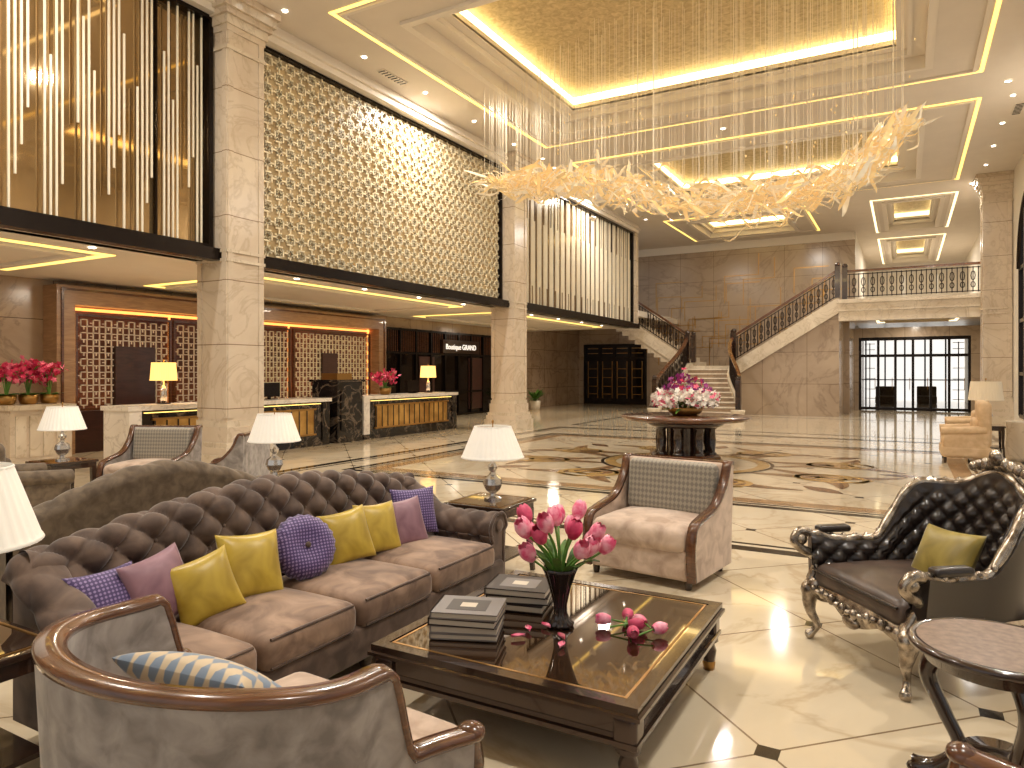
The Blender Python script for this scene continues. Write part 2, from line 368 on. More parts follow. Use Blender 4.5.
# decorative screens ----------------------------------------------------------
def lattice(b,x,y0,y1,z0,z1,c,mat,bw=.03,dp=.04):
    ny=round((y1-y0)/c); nz=round((z1-z0)/c); cy=(y1-y0)/ny; cz=(z1-z0)/nz
    def rg(Y,Z,hy,hz):
        b.bx(x,x+dp,Y-hy,Y+hy,Z+hz-bw,Z+hz,mat); b.bx(x,x+dp,Y-hy,Y+hy,Z-hz,Z-hz+bw,mat)
        b.bx(x,x+dp,Y-hy,Y-hy+bw,Z-hz,Z+hz,mat); b.bx(x,x+dp,Y+hy-bw,Y+hy,Z-hz,Z+hz,mat)
    for i in range(ny):
        for j in range(nz):
            rg(y0+(i+.5)*cy,z0+(j+.5)*cz,cy*.30,cz*.30)
            b.bx(x,x+dp*.8,y0+(i+.5)*cy-.5*bw,y0+(i+.5)*cy+.5*bw,z0+(j+.0)*cz,z0+(j+.26)*cz,mat)
            b.bx(x,x+dp*.8,y0+(i+.0)*cy,y0+(i+.26)*cy,z0+(j+.5)*cz-.5*bw,z0+(j+.5)*cz+.5*bw,mat)
            if i and j: rg(y0+i*cy,z0+j*cz,cy*.30,cz*.30)
def fretwork(b,x,y0,y1,z0,z1,c,mat,bw,dp):
    ny=round((y1-y0)/c); nz=round((z1-z0)/c); cy=(y1-y0)/ny; cz=(z1-z0)/nz
    def seg(Y0,Y1,Z0,Z1): b.bx(x,x+dp,min(Y0,Y1)-bw/2,max(Y0,Y1)+bw/2,min(Z0,Z1)-bw/2,max(Z0,Z1)+bw/2,mat)
    for i in range(ny):
        for j in range(nz):
            Y=y0+(i+.5)*cy; Z=z0+(j+.5)*cz; f=1 if (i+j)%2 else -1
            h=cy*.5; g=cz*.5
            for (dy,dz) in((1,0),(0,1),(-1,0),(0,-1)):
                py,pz=(-dz*f,dy*f)
                s0=(Y+dy*h*.36,Z+dz*g*.36); s1=(Y+dy*h*1.0,Z+dz*g*1.0)
                if (i+j)%2: seg(s0[0],s1[0],s0[1],s1[1])
                e=(s0[0]+py*h*.62,s0[1]+pz*g*.62); seg(s0[0],e[0],s0[1],e[1])
                e2=(s0[0]-py*h*.36,s0[1]-pz*g*.36); seg(s0[0],e2[0],s0[1],e2[1])
                if (i+j)%2==0:
                    t0=(Y+dy*h*.72,Z+dz*g*.72); seg(t0[0]-py*h*.3,t0[0]+py*h*.5,t0[1]-pz*g*.3,t0[1]+pz*g*.5)
def frame(b,x,y0,y1,z0,z1,w,d,mat):
    b.bx(x,x+d,y0,y1,z0,z0+w,mat);b.bx(x,x+d,y0,y1,z1-w,z1,mat);b.bx(x,x+d,y0,y0+w,z0+w,z1-w,mat);b.bx(x,x+d,y1-w,y1,z0+w,z1-w,mat)
b=B(); b.bx(-10.13,-10.06,8.4,17.1,3.67,7.46,latBackGlow); fretwork(b,-10.03,8.44,17.10,3.72,7.42,.27,latM,.030,.02); frame(b,-10.055,8.39,17.15,3.665,7.47,.05,.12,frameBk); b.done('lattice_screen')
def rods(name,y0,y1,back,pat,w=.022):
    b=B(); b.bx(-10.13,-10.06,y0,y1,3.67,7.46,back); frame(b,-10.055,y0,y1,3.665,7.47,.07,.18,frameBk)
    y=y0+.14; k=0
    while y<y1-.15:
        for q in range(4):
            if y>y1-.12: break
            za,zb=pat[(k*3+q*2)%len(pat)]; b.bx(-9.98,-9.955,y,y+w,za,zb,rodM); y+=.075
        if k%6==5: b.bx(-10.05,-9.97,y+.02,y+.035,3.74,7.4,frameBk)
        y+=.13; k+=1
    b.done(name)
rods('rod_screen',17.94,27.98,rodBack,[(3.75,7.4),(3.75,7.4),(3.75,6.3),(4.3,7.4),(3.75,7.4)],.03)
rods('rod_screen',-1.1,7.6,glassBk,[(3.75,7.4),(4.6,7.4),(3.75,5.9),(5.1,7.4),(3.75,7.4),(3.75,6.6),(4.2,7.4)],.024)
# ------------------------------------------------------------------ reception zone
b=B(); y0,y1=7.6,17.6
b.bx(XW+.002,XW+.5,y0,y0+.35,0,3.0,woodP); b.bx(XW+.002,XW+.5,y1-.35,y1,0,3.0,woodP); b.bx(XW+.002,XW+.5,y0,y1,3.0,3.38,woodP)
b.bx(XW+.5,XW+.53,y0+.08,y0+.12,0,3.28,woodM);b.bx(XW+.5,XW+.53,y1-.12,y1-.08,0,3.28,woodM);b.bx(XW+.5,XW+.53,y0+.08,y1-.08,3.28,3.32,woodM)
b.done('reception_portal_frame')
b=B(); b.bx(XW,XW+.06,y0+.35,y1-.35,0,3.0,noisy('amber_backlit_panel',S((80,40,24)),S((124,68,38)),.6,.3,0,emit=.15))
b.bx(XW+.06,XW+.1,y0+.35,y1-.35,2.92,2.98,orangeE); b.bx(XW+.06,XW+.1,y0+.38,y0+.42,0,3,orangeE); b.bx(XW+.06,XW+.1,y1-.42,y1-.38,0,3,orangeE)
for yy in(10.28,11.98,13.9): b.bx(XW+.06,XW+.1,yy,yy+.03,.9,2.95,orangeE)
latW=plain('ivory_lattice',S((222,205,182)),.5)
for i,(a,c) in enumerate(((8.15,10.2),(10.35,11.2),(12.1,13.8),(14.0,17.1))):
    lattice(b,XW+.2,a,c,.9,2.8,.26,latW if i in(0,1) else latM,.02,.03); frame(b,XW+.18,a-.05,c+.05,.85,2.85,.05,.06,woodM)
for (a,c) in ((8.9,9.8),(11.25,12.0),(15.0,15.6)): b.bx(XW+.15,XW+.3,a,c,.0,2.2,woodRed)
b.bx(XW+.06,XW+.32,y0+.4,y1-.4,0,.85,woodRed)
b.done('reception_lattice_wall')
def desk(name,y0,y1):
    b=B(); x=-11.5
    b.bx(x-.75,x+.06,y0-.06,y1+.06,.98,1.06,deskM); b.bx(x-.7,x,y0,y1,0,.975,blackM); b.bx(x-.72,x+.03,y0-.02,y1+.02,0,.12,blackM)
    b.bx(x-.72,x+.03,y0-.02,y0+.2,.12,.98,deskM); b.bx(x-.72,x+.03,y1-.2,y1+.02,.12,.98,blackM)
    b.bx(x,x+.02,y0+.45,y1-.45,.28,.80,goldM); 
    n=max(3,int((y1-y0-.9)/.22))
    for k in range(n+1): yy=y0+.45+k*(y1-y0-.9)/n; b.bx(x+.02,x+.035,yy-.012,yy+.012,.28,.80,woodD)
    b.bx(x,x+.04,y0+.4,y1-.4,.80,.84,brass); b.bx(x,x+.04,y0+.4,y1-.4,.24,.28,brass)
    b.bx(x+.005,x+.03,y0+.25,y1-.25,.93,.945,stripM)
    return b.done(name)
desk('reception_desk',7.2,11.9); desk('reception_desk',13.1,17.1)
b=B(); b.bx(-12.2,-11.4,12.1,12.95,0,1.42,blackM); b.bx(-12.25,-11.35,12.05,13.0,1.42,1.47,blackM); b.bx(-11.4,-11.37,12.2,12.85,.3,1.2,blackM); b.bx(-12.1,-11.6,12.3,12.8,1.47,1.62,brass); b.done('black_marble_pedestal')
b=B(); a,c=17.9,25.0
b.bx(XW+.002,XW+.06,a,c,0,3.15,glassSt)
for k in range(9): y=a+(c-a)*k/8; b.bx(XW+.06,XW+.15,y-.04,y+.04,0,3.15,frameBk)
for z in(.05,.9,2.3,3.1): b.bx(XW+.06,XW+.14,a,c,z-.035,z+.035,frameBk)
for k in range(60): y=a+.1+(c-a-.2)*k/60; b.bx(XW+.06,XW+.09,y,y+.02,2.35,3.08,woodM)
b.bx(XW+.05,XW+.2,a+3.3,a+5.8,2.35,2.85,woodD)
b.bx(XW+.07,XW+.1,a+2.0,a+2.9,.2,2.2,woodRed); b.bx(XW+.07,XW+.1,c-1.9,c-.9,.2,2.2,woodRed)
b.done('storefront_glazing')
cu=bpy.data.curves.new('shop_sign','FONT'); cu.body='Boutique GRAND'; cu.size=.28; cu.extrude=.005
o=bpy.data.objects.new('shop_sign',cu); sc.collection.objects.link(o); o.location=(XW+.22,a+3.45,2.50); o.rotation_euler=(pi/2,0,pi/2)
cu.materials.append(plain('lit_sign',(1,1,1),.5,emit=(1,.95,.85),es=1))
def glassdoor(name,x0,x1,y,z1,pane,n):
    b=B()
    if pane: b.bx(x0,x1,y-.03,y-.002,0,z1,pane)
    b.bx(x0-.1,x1+.1,y-.12,y-.002,z1-.12,z1+.02,frameBk); b.bx(x0-.1,x0,y-.12,y-.002,0,z1-.12,frameBk); b.bx(x1,x1+.1,y-.12,y-.002,0,z1-.12,frameBk)
    for k in range(1,n): x=x0+(x1-x0)*k/n; b.bx(x-.05,x+.05,y-.1,y-.004,0,z1-.12,frameBk); 
    for z in(.08,2.35): b.bx(x0,x1,y-.09,y-.006,z-.06,z+.06,frameBk)
    gm=brass if pane else frameBk
    for k in range(n):
        xa=x0+(x1-x0)*k/n+.12; xb=x0+(x1-x0)*(k+1)/n-.12
        if pane or k in(0,n-1):
            for z in(.5,.9,1.35,1.8,2.6,2.85): b.bx(xa,xb,y-.07,y-.03,z,z+.025,gm)
            if pane: b.bx(xa,xa+.03,y-.07,y-.03,.3,2.2,gm); b.bx(xb-.03,xb,y-.07,y-.03,.3,2.2,gm)
            else: b.bx((xa+xb)/2-.02,(xa+xb)/2+.02,y-.07,y-.03,.1,2.9,gm)
        b.tube([(xb,y-.14,.9),(xb,y-.14,1.4)],.015,brass,6)
    b.done(name)
glassdoor('door_1',-14.6,-11.4,YB,3.06,glassSt,4)
glassdoor('door_2',-1.65,2.25,YB+.15,3.12,None,6)
b=B(); b.bx(-6,6,46.3,46.5,0,SF,winE); b.done('window_foyer')
b=B(); 
for k in range(7): x=-3+k; b.bx(x-.04,x+.04,46.1,46.28,0,3.5,frameBk)
for z in(1.2,2.6): b.bx(-3,3,46.1,46.28,z-.03,z+.03,frameBk)
b.done('window_foyer_mullions')
b=B()
for (x,y) in((-.9,41.5),(1.0,42.5)):
    b.rbox((x,y,.2),(.9,.8,.4),.06,velT); b.rbox((x,y+.35,.5),(.9,.2,.8),.06,velT)
b.done('foyer_seating')
b=B(); b.bx(-2.3,-1.9,YB+.3,46.5,3.55,CZ,whiteW); b.bx(-2.3,-2.1,YB+.3,46.3,0,3.55,backM); b.done('wall_lounge')
b=B()
for (x0,x1) in((-1.7,-.2),(0.1,1.5),(1.7,2.8)): b.bx(x0,x1,46.2,46.3,4.6,7.2,winE); ring(b,(x0-.08,x1+.08,46.1,46.2),(x0,x1,46.15,46.16),4.5,7.3,whiteW)
b.bx(-2.3,XR,46.3,46.5,3.55,CZ,whiteW); b.done('window_lounge')
b=B(); b.bx(-2.1,XR,28.0,46.5,3.72,4.24,stoneM); b.bx(-2.16,XR,27.94,28.1,4.14,4.28,stoneM); b.bx(-2.14,XR,27.96,28.1,3.85,3.9,stoneM); b.bx(-2.1,XR,28.0,28.3,3.5,3.72,stoneM)
b.bx(-2.1,-1.9,30.6,YB,0,3.72,backM)
ring(b,(-1,1.8,29.2,33),(-.9,1.7,29.3,32.9),3.69,3.718,stripW); b.bx(-.7,1.5,29.6,32.6,3.66,3.718,goldF)
b.done('balcony_slab')
def railing(name,paths,post=True):
    b=B()
    for pts in paths:
        P=[Vector(p) for p in pts]
        b.sweep([p+Vector((0,0,1.02)) for p in P],[(-.06,-.04),(.06,-.04),(.06,.04),(-.06,.04)],woodM,smooth=False)
        b.sweep([p+Vector((0,0,.90)) for p in P],[(-.02,-.015),(.02,-.015),(.02,.015),(-.02,.015)],ironM,smooth=False)
        b.sweep([p+Vector((0,0,.10)) for p in P],[(-.02,-.015),(.02,-.015),(.02,.015),(-.02,.015)],ironM,smooth=False)
        acc=0; k=0
        for i in range(len(P)-1):
            L=(P[i+1]-P[i]).length
            while acc<L:
                q=P[i].lerp(P[i+1],acc/L); d=(P[i+1]-P[i]).normalized(); d.z=0
                b.box((q.x,q.y,q.z+.5),(.03,.03,.86),ironM)
                if k%2==0:
                    b.tube([q+d*(.06*sin(2*pi*a/8))+Vector((0,0,.62+.16*cos(2*pi*a/8)))  for a in range(8)],.016,ironM,4,closed=True)
                    b.tube([q+d*(.06*sin(2*pi*a/8))+Vector((0,0,.32+.10*cos(2*pi*a/8)))  for a in range(8)],.016,ironM,4,closed=True)
                acc+=.15; k+=1
            acc-=L
        if post:
            for q in(P[0],P[-1]): b.box((q.x,q.y,q.z+.58),(.18,.18,1.16),woodD); b.ball((q.x,q.y,q.z+1.22),(.1,.1,.1),woodD)
    return b.done(name)
railing('balcony_railing',[[(-1.9,28.1,4.28),(2.8,28.1,4.28)]])
# staircase
b=B(); LZ=1.9; n=13; rise=(4.24-LZ)/n; run=3.6/n
YF=28.3; LX=-7.75
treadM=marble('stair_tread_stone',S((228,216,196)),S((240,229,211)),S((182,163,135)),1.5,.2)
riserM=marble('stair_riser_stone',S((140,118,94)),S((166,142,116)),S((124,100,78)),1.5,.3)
for k in range(n):
    b.bx(-5.8+k*run,-2.12,YF+.02,30.5,LZ+k*rise,LZ+(k+1)*rise,stoneM)
b.add([(-5.8,YF,0),(-2.1,YF,0),(-2.1,YF,4.2),(-5.8,YF,LZ),(-5.8,30.55,0),(-2.1,30.55,0),(-2.1,30.55,4.2),(-5.8,30.55,LZ)],[(0,1,2,3),(4,5,6,7),(0,3,7,4),(1,2,6,5)],backM)
def stringer(p,q,y,t=.12,lo=.42,hi=.16):
    vs=[(p[0],yy,p[1]+z) for yy in(y-t,y-.004) for z in(-lo,hi)]+[(q[0],yy,q[1]+z) for yy in(y-t,y-.004) for z in(-lo,hi)]
    b.add(vs,[(0,1,3,2),(4,5,7,6),(0,1,5,4),(2,3,7,6),(1,3,7,5),(0,2,6,4)],stoneM)
stringer((-5.8,LZ),(-2.1,4.24),YF)
b.bx(LX,-5.82,YF+.01,31.6,0,LZ,stoneM)
n2=12; r2=(4.24-LZ)/n2
for k in range(n2): b.bx(LX-(k+1)*.29,LX-k*.29,29.5,31.6,max(0,LZ+(k-1)*r2-.4),LZ+(k+1)*r2,stoneM)
stringer((LX,LZ),(LX-n2*.29,4.24),29.5)
m=11
lp=[];rp=[]
def wf(t): return sstep(.15,1,t)*.9
def xl(t): return LX+.05-wf(t)*.45
def xr(t): return -5.9+wf(t)*.9
for k in range(m):
    t=(k+1)/m; y=YF-t*3.1
    x0=xl(t); x1=xr(t); z=LZ-(k+1)*LZ/m
    yb=YF-k*3.1/m
    pl=[(x0,yb)]+[(x0+(x1-x0)*i/10,y-.25*sin(pi*i/10)*t) for i in range(11)]+[(x1,yb)]
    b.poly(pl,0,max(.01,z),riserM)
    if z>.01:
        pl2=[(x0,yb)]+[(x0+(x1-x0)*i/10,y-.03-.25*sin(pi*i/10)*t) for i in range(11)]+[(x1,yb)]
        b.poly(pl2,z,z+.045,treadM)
for sgn in(-1,1):
    pts=[]
    for k in range(15):
        t=k/14; x=xr(t) if sgn>0 else xl(t)
        y=YF-t*3.0; z=LZ-t*(LZ-.1)
        pts.append((x,y,z))
    for k in range(14):
        p,q=pts[k],pts[k+1]
        vs=[(p[0]-.09,p[1],0),(p[0]+.09,p[1],0),(p[0]+.09,p[1],p[2]+.14),(p[0]-.09,p[1],p[2]+.14),(q[0]-.09,q[1],0),(q[0]+.09,q[1],0),(q[0]+.09,q[1],q[2]+.14),(q[0]-.09,q[1],q[2]+.14)]
        b.add(vs,[(0,1,2,3),(4,5,6,7),(1,5,6,2),(0,4,7,3),(2,6,7,3)],stoneM)
    (rp if sgn>0 else lp).extend([(p[0],p[1],p[2]+.12) for p in pts])
for (x,y) in((rp[-1][0],rp[-1][1]),(lp[-1][0],lp[-1][1])): b.lathe([(.001,.32),(.24,.32),(.26,.28),(.22,.2),(.24,.05),(.26,0)],(x,y-.1,0),stoneM,16)
b.done('grand_staircase')
railing('stair_railing',[[(-5.85,YF-.06,LZ+.15),(-2.15,YF-.06,4.36)],rp,lp,[(LX,29.42,LZ+.15),(LX-n2*.29,29.42,4.4)]])
# ------------------------------------------------------------------ floor inlays
b=B()
def rect(o,w,mat,z=.003):
    ring(b,o,ins(o,w),0.0005,z,mat)
rect((-9.1,2.0,6.7,19.1),.16,inlD); rect((-8.85,1.75,6.95,18.85),.05,inlD); rect((-8.3,1.25,8.9,17.0),.13,inlD); rect((-8.10,1.05,9.10,16.80),.05,inlD)
rect((-8.0,.95,9.2,16.7),.28,inlB,.0022)
rect((-9.1,2.0,20.0,27.0),.12,inlD)
b.done('floor_inlay_border')
b=B(); C=(-3.5,12.7)
def ribbon(pts,ws,mat,z):
    P=[Vector((p[0],p[1])) for p in pts]; vs=[]
    for i in range(len(P)):
        t=(P[min(i+1,len(P)-1)]-P[max(0,i-1)]).normalized(); nrm=Vector((-t.y,t.x))
        vs+= [(P[i].x+nrm.x*ws[i],P[i].y+nrm.y*ws[i],z),(P[i].x-nrm.x*ws[i],P[i].y-nrm.y*ws[i],z)]
    b.add(vs,[(2*i,2*i+1,2*i+3,2*i+2) for i in range(len(P)-1)],mat)
for q in range(8):
    th=2*pi*q/8
    def T(x,y,th=th): 
        X=x*cos(th)-y*sin(th); Y=x*sin(th)+y*cos(th); return (C[0]+X*.98,C[1]+Y*.80)
    for sg in(-1,1):
        pts=[T(1.5+2.1*t, sg*(.1+.75*sin(pi*t*.9))) for t in [k/16 for k in range(17)]]
        ribbon(pts,[.02+.16*sin(pi*k/16)**.8 for k in range(17)],inlB,.0032)
        ribbon(pts,[.01+.05*sin(pi*k/16)**.8 for k in range(17)],inlR,.0036)
        sp=[]; 
        for k in range(34):
            a=k/33*3.4*pi; r=.62*(1-k/38); sp.append(T(2.5+r*cos(a*1)*1.0,sg*(1.0+r*sin(a))))
        ribbon(sp,[.05]*34,inlG,.0042)
    pts=[T(3.2+.8*t,0) for t in [k/8 for k in range(9)]]; ribbon(pts,[.14*sin(pi*k/8)+.01 for k in range(9)],inlR,.0036)
for rr,w,mt in((1.5,.03,inlD),(1.35,.1,inlG)):
    ribbon([(C[0]+rr*cos(2*pi*k/48),C[1]+rr*sin(2*pi*k/48)) for k in range(49)],[w]*49,mt,.0048)
b.done('floor_medallion')
# ------------------------------------------------------------------ chandelier
b=B(); cp=spline([(-7.8,13.2,5.80),(-7.0,13.5,5.72),(-6.1,13.2,5.56),(-4.6,12.7,5.10),(-2.95,12.6,4.64),(-1.7,12.9,4.72),(-.75,13.3,5.08),(-.1,13.1,5.62)],12)
def leaf(p,d,nrm,L,W,curl,mat):
    d=d.normalized(); sd=d.cross(nrm).normalized(); up=sd.cross(d)
    vs=[];n=6
    for i in range(n+1):
        t=i/n; w=W*(sin(pi*min(1,t*.92+.06))**.7); q=p+d*(L*t)+up*(curl*L*sin(pi*t*1.6))
        vs+=[q+sd*w,q+up*w*.25,q-sd*w]
    fs=[]
    for i in range(n): a=3*i; fs+=[(a,a+1,a+4,a+3),(a+1,a+2,a+5,a+4)]
    b.add(vs,fs,mat,True)
for k in range(1200):
    t=R.random(); i=min(len(cp)-2,int(t*(len(cp)-1))); p=cp[i].lerp(cp[i+1],R.random()); tg=(cp[i+1]-cp[i]).normalized()
    wdt=.25+.4*sin(pi*min(1,max(0,t)))
    p=p+Vector((R.gauss(0,.12),R.gauss(0,.5*wdt),R.gauss(0,.20*wdt+.03)))
    d=tg*R.choice((-1,1))*1.5+Vector((R.gauss(0,.4),R.gauss(0,.5),R.gauss(0,.28)))
    leaf(p,d,Vector((R.gauss(0,.5),R.gauss(0,.5),1)).normalized(),R.uniform(.25,.6),R.uniform(.028,.06),R.uniform(-.4,.4),chanM if R.random()<.62 else chanC)
    if k%5==0: b.tube([p,Vector((p.x,p.y,CZ+.55))],.004,wireM,3)
for k in range(90):
    t=R.random(); i=int(t*(len(cp)-1)); i=min(i,len(cp)-2); p=cp[i]+Vector((R.gauss(0,.3),R.gauss(0,.5),R.uniform(.3,1.6)))
    b.ball(p,(.014,.014,.025),chanM,n=4)
b.done('chandelier')
# ------------------------------------------------------------------ furniture helpers
def pillow(b,c,w,h,t,mat,M3,n=12):
    T=Matrix.Translation(Vector(c))@M3.to_4x4()
    for sg in(-1,1):
        def fn(u,v):
            U=u*2-1;V=v*2-1; U=U*(1.5-.5*U*U) ; V=V*(1.5-.5*V*V)
            x=w/2*U*(1-.10*(1-V*V)); y=h/2*V*(1-.10*(1-U*U))
            z=sg*(t/2*(max(0,(1-U*U))*max(0,(1-V*V)))**.38)
            return (x,y,z)
        b.surf(fn,n,n,mat,True,T)
def facing(dx,dy,tilt,roll=0):
    f=Vector((dx,dy,0)).normalized(); z=(f*cos(tilt)+Vector((0,0,1))*sin(tilt)).normalized()
    x=Vector((0,0,1)).cross(z).normalized(); y=z.cross(x)
    M=Matrix((x,y,z)).transposed(); return M@Matrix.Rotation(roll,3,'Z')
def tuft(a,c,cell):
    p=(a+c)/cell; q=(a-c)/cell
    return (abs(sin(pi*p/2))*abs(sin(pi*q/2)))**.5
def sofa(name,loc,rz,L,mats,cuts,H0=.80,H1=.18,D=1.0,cell=.10,depth=.065):
    mb,ms=mats; b=B(); hy=L/2; hx=D/2
    b.rbox((.02,0,.21),(D-.08,L-.08,.2),.04,mb)
    for (x) in(-hx+.12,hx-.14):
        for y in(-hy+.15,0,hy-.15): b.lathe([(.045,.12),(.05,.08),(.025,0)],(x,y,0),woodD,10)
    ys=cuts
    for i in range(len(ys)-1):
        b.rbox((.13,(ys[i]+ys[i+1])/2,.37),(hx*2-.26,ys[i+1]-ys[i]-.012,.17),.06,ms,.035)
        for zz in(.31,.44):
            y0=ys[i]+.05; y1=ys[i+1]-.05; b.tube([(hx-.012,y0,zz),(hx-.012,y1,zz)],.008,mb,6)
    NU=int(L/.0125); NV=84
    def Hf(y): return H0+H1*max(0,cos(pi*(y)/L*1.0))**1.3
    def back(u,v):
        y=-hy+.04+(L-.08)*u; H=Hf(y)
        if v<.55:
            t=v/.55; z=.36+(H-.10-.36)*t; x=-hx+.27-.07*t
            d=tuft(y,z,cell)*depth; return (x+d-.03,y,z)
        elif v<.86:
            f=(v-.55)/.31; a=f*pi; r=.095; dd=tuft(y,H-.1+.1*a,cell)*depth*(1-f)**.5 - .03*(1-f)
            return (-hx+.10+(r+dd)*cos(a),y,H-.10+(r+dd*.8)*sin(a)) 
        else:
            t=(v-.86)/.14; return (-hx+.005+.02*t,y,(H-.10)*(1-t)+.12*t)
    b.surf(back,NU,NV,mb)
    for a in range(int(-L/cell)-2,int(L/cell)+3):
        for c in range(0,16):
            yy=a*cell; zz=c*cell
            if (a+c)%2==0 and abs(yy)<hy-.1:
                H=Hf(yy)
                if .42<zz<H-.10:
                    t=(zz-.36)/(H-.46); b.ball((-hx+.247-.07*t,yy,zz),(.010,.012,.012),mb,n=4)
    for sg in(-1,1):
        def arm(u,v):
            x=-hx+.06+(D-.12)*u; Ha=H0-.02-(H0-.64)*sstep(0,.55,u)
            y0=sg*hy
            if v<.3: return (x,y0-sg*.02,.12+(Ha-.12-.1)*(v/.3))
            if v<.7:
                t=(v-.3)/.4*pi*1.15; r=.10; cx=y0-sg*.085; dd=tuft(x,t*.1,cell)*.02
                return (x,cx+sg*(r+dd)*cos(t),Ha-.09+(r+dd)*sin(t))
            t=(v-.7)/.3; yi=y0-sg*.175; z=(Ha-.12)*(1-t)+.34*t
            return (x,yi-sg*(tuft(x,z,cell)*.045-.02),z)
        b.surf(arm,72,56,mb)
        vs=[arm(1,k/56) for k in range(57)]; b.add([(hx-.058,p[1],p[2]) for p in vs]+[(hx-.058,sg*hy-sg*.17,.12)],[list(range(58))],mb)
        b.tube([(hx-.055,p[1],p[2]) for p in vs[:46]],.012,mb,6)
        b.ball((hx-.05,sg*hy-sg*.085,.55),(.01,.045,.045),mb)
    return b.done(name,loc,rz)
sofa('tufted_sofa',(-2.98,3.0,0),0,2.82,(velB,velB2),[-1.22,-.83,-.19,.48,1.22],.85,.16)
sofa('camelback_sofa',(-4.85,3.1,0),pi+math.radians(-8),1.9,(velT,velT),[-.76,0,.76],.78,.26,.9,.12,.03)
def pl(name,c,w,t,mat,dx=1,dy=0,tilt=.35,roll=0,h=None):
    b=B(); pillow(b,(0,0,0),w,h or w,t,mat,Matrix.Identity(3)); o=b.done(name,c); o.rotation_euler=facing(dx,dy,tilt,roll).to_euler(); return o
pl('patterned_throw_pillow',(-3.14,1.86,.60),.33,.14,purM,1,.05,.4)
pl('mauve_throw_pillow',(-3.10,2.09,.62),.34,.13,mauM,1,.1,.35,.15)
pl('gold_throw_pillow',(-3.00,2.26,.59),.32,.14,yelM,1,-.4,.35,.25)
pl('gold_throw_pillow',(-3.04,2.57,.62),.36,.15,yelM,1,-.15,.35,-.08)
pl('gold_throw_pillow',(-3.05,3.32,.62),.34,.14,yelM,1,-.3,.35,.1)
pl('gold_throw_pillow',(-3.04,3.60,.62),.34,.13,yelM,1,-.15,.35,-.05)
pl('mauve_throw_pillow',(-3.02,3.86,.61),.33,.12,mauM,1,-.3,.35,.05)
pl('patterned_throw_pillow',(-3.08,4.05,.65),.34,.12,purM,1,-.6,.3,.0)
b=B()
b.lathe([(.001,.065),(.03,.058),(.08,.08),(.13,.08),(.17,.055),(.19,.0),(.17,-.055),(.13,-.08),(.001,-.085)],(0,0,0),purM,64,True,None,ripple=.03,nr=20)
b.ball((0,0,.065),(.018,.018,.012),velB,None,6); o=b.done('round_throw_pillow',(-3.04,2.95,.635)); o.rotation_euler=facing(1,-.35,.4).to_euler()
def shell(b,pts,hs,z0,th,mi,mo,zi=.3,tuftc=None,lean=0.0,nz=16,td=.035):
    N=len(pts); nm=[]; arc=[0]
    for i in range(N):
        t=Vector(pts[min(i+1,N-1)])-Vector(pts[max(i-1,0)]); t.normalize(); nm.append((t.y,-t.x))
        if i: arc.append(arc[-1]+(Vector(pts[i])-Vector(pts[i-1])).length)
    cx=sum(p[0] for p in pts)/N; cy=sum(p[1] for p in pts)/N
    mid=N//2
    sg=1 if (nm[mid][0]*(pts[mid][0]-cx)+nm[mid][1]*(pts[mid][1]-cy))>0 else -1
    def P(i,off,z):
        o=off+lean*(z-z0); return (pts[i][0]+sg*nm[i][0]*o,pts[i][1]+sg*nm[i][1]*o,z)
    A=arc[-1]/2
    def inner(u,v):
        i=round(u*(N-1)); z=zi+(hs[i]-zi)*v; d=tuft(arc[i]-A,z,tuftc)*td if tuftc else 0
        fade=min(1,(1-v)*6)
        return P(i,-th/2-d*fade,z)
    def outer(u,v):
        i=round(u*(N-1)); return P(i,th/2,z0+(hs[i]-z0)*v)
    b.surf(inner,N-1,nz,mi); b.surf(outer,N-1,8,mo)
    b.surf(lambda u,v:P(round(u*(N-1)),-th/2+th*v,hs[round(u*(N-1))]),N-1,1,mo)
    for i in(0,N-1): b.add([P(i,-th/2,z0),P(i,th/2,z0),P(i,th/2,hs[i]),P(i,-th/2,hs[i])],[(0,1,2,3)],mo)
    return [P(i,0,hs[i]) for i in range(N)]
def upath(a,bk,fr,flare,n=60,e=.85):
    pts=[]
    for k in range(n+1):
        t=k/n
        s=t*2-1
        if abs(s)>.62:
            q=(abs(s)-.62)/.38; x=a+flare*q*q; y=fr*q; pts.append(((x if s>0 else -x),y))
        else:
            ph=s/.62*pi/2
            x=a*math.copysign(abs(sin(ph))**e,sin(ph)); y=-bk*abs(cos(ph))**e; pts.append((x,y))
    return pts
def tub_chair(name,loc,rz,mo,mi,mseat,trimleft=0):
    """faces +y"""
    b=B(); pts=upath(.51,.42,.36,.10,90,.97)
    hs=[.84-.27*sstep(.07,.17,y)+.05*sstep(0,-.45,y) for (x,y) in pts]
    if trimleft: pts=pts[trimleft:]; hs=hs[trimleft:]
    rim=shell(b,pts,hs,.10,.075,mi,mo,.3,None,.05)
    sec=[(-.040,-.016),(.040,-.016),(.043,0),(.036,.011),(0,.017),(-.036,.011),(-.043,0)]
    b.sweep(rim,sec,woodM)
    for e in(0,-1):
        p=rim[e]; b.tube([(p[0],p[1]+.0,p[2]),(p[0],p[1]+.03,p[2]-.1),(p[0],p[1],.12)],[.033,.028,.025],woodM)
        b.ball((p[0],p[1]+.01,p[2]),(.045,.042,.030),woodM)
    b.rbox((0,.08,.22),(.90,.80,.2),.2,mo); b.rbox((.02,.14,.36),(.90,.94,.18),.08,mseat,.03)
    for x in(-.32,.32):
        for y in(-.2,.42): b.lathe([(.035,.14),(.03,.05),(.022,0)],(x,y,0),woodD,10)
    return b.done(name,loc,rz)
tub_chair('tub_armchair',(-1.79,1.46,0),math.radians(-4),velG,velG,velP,10)
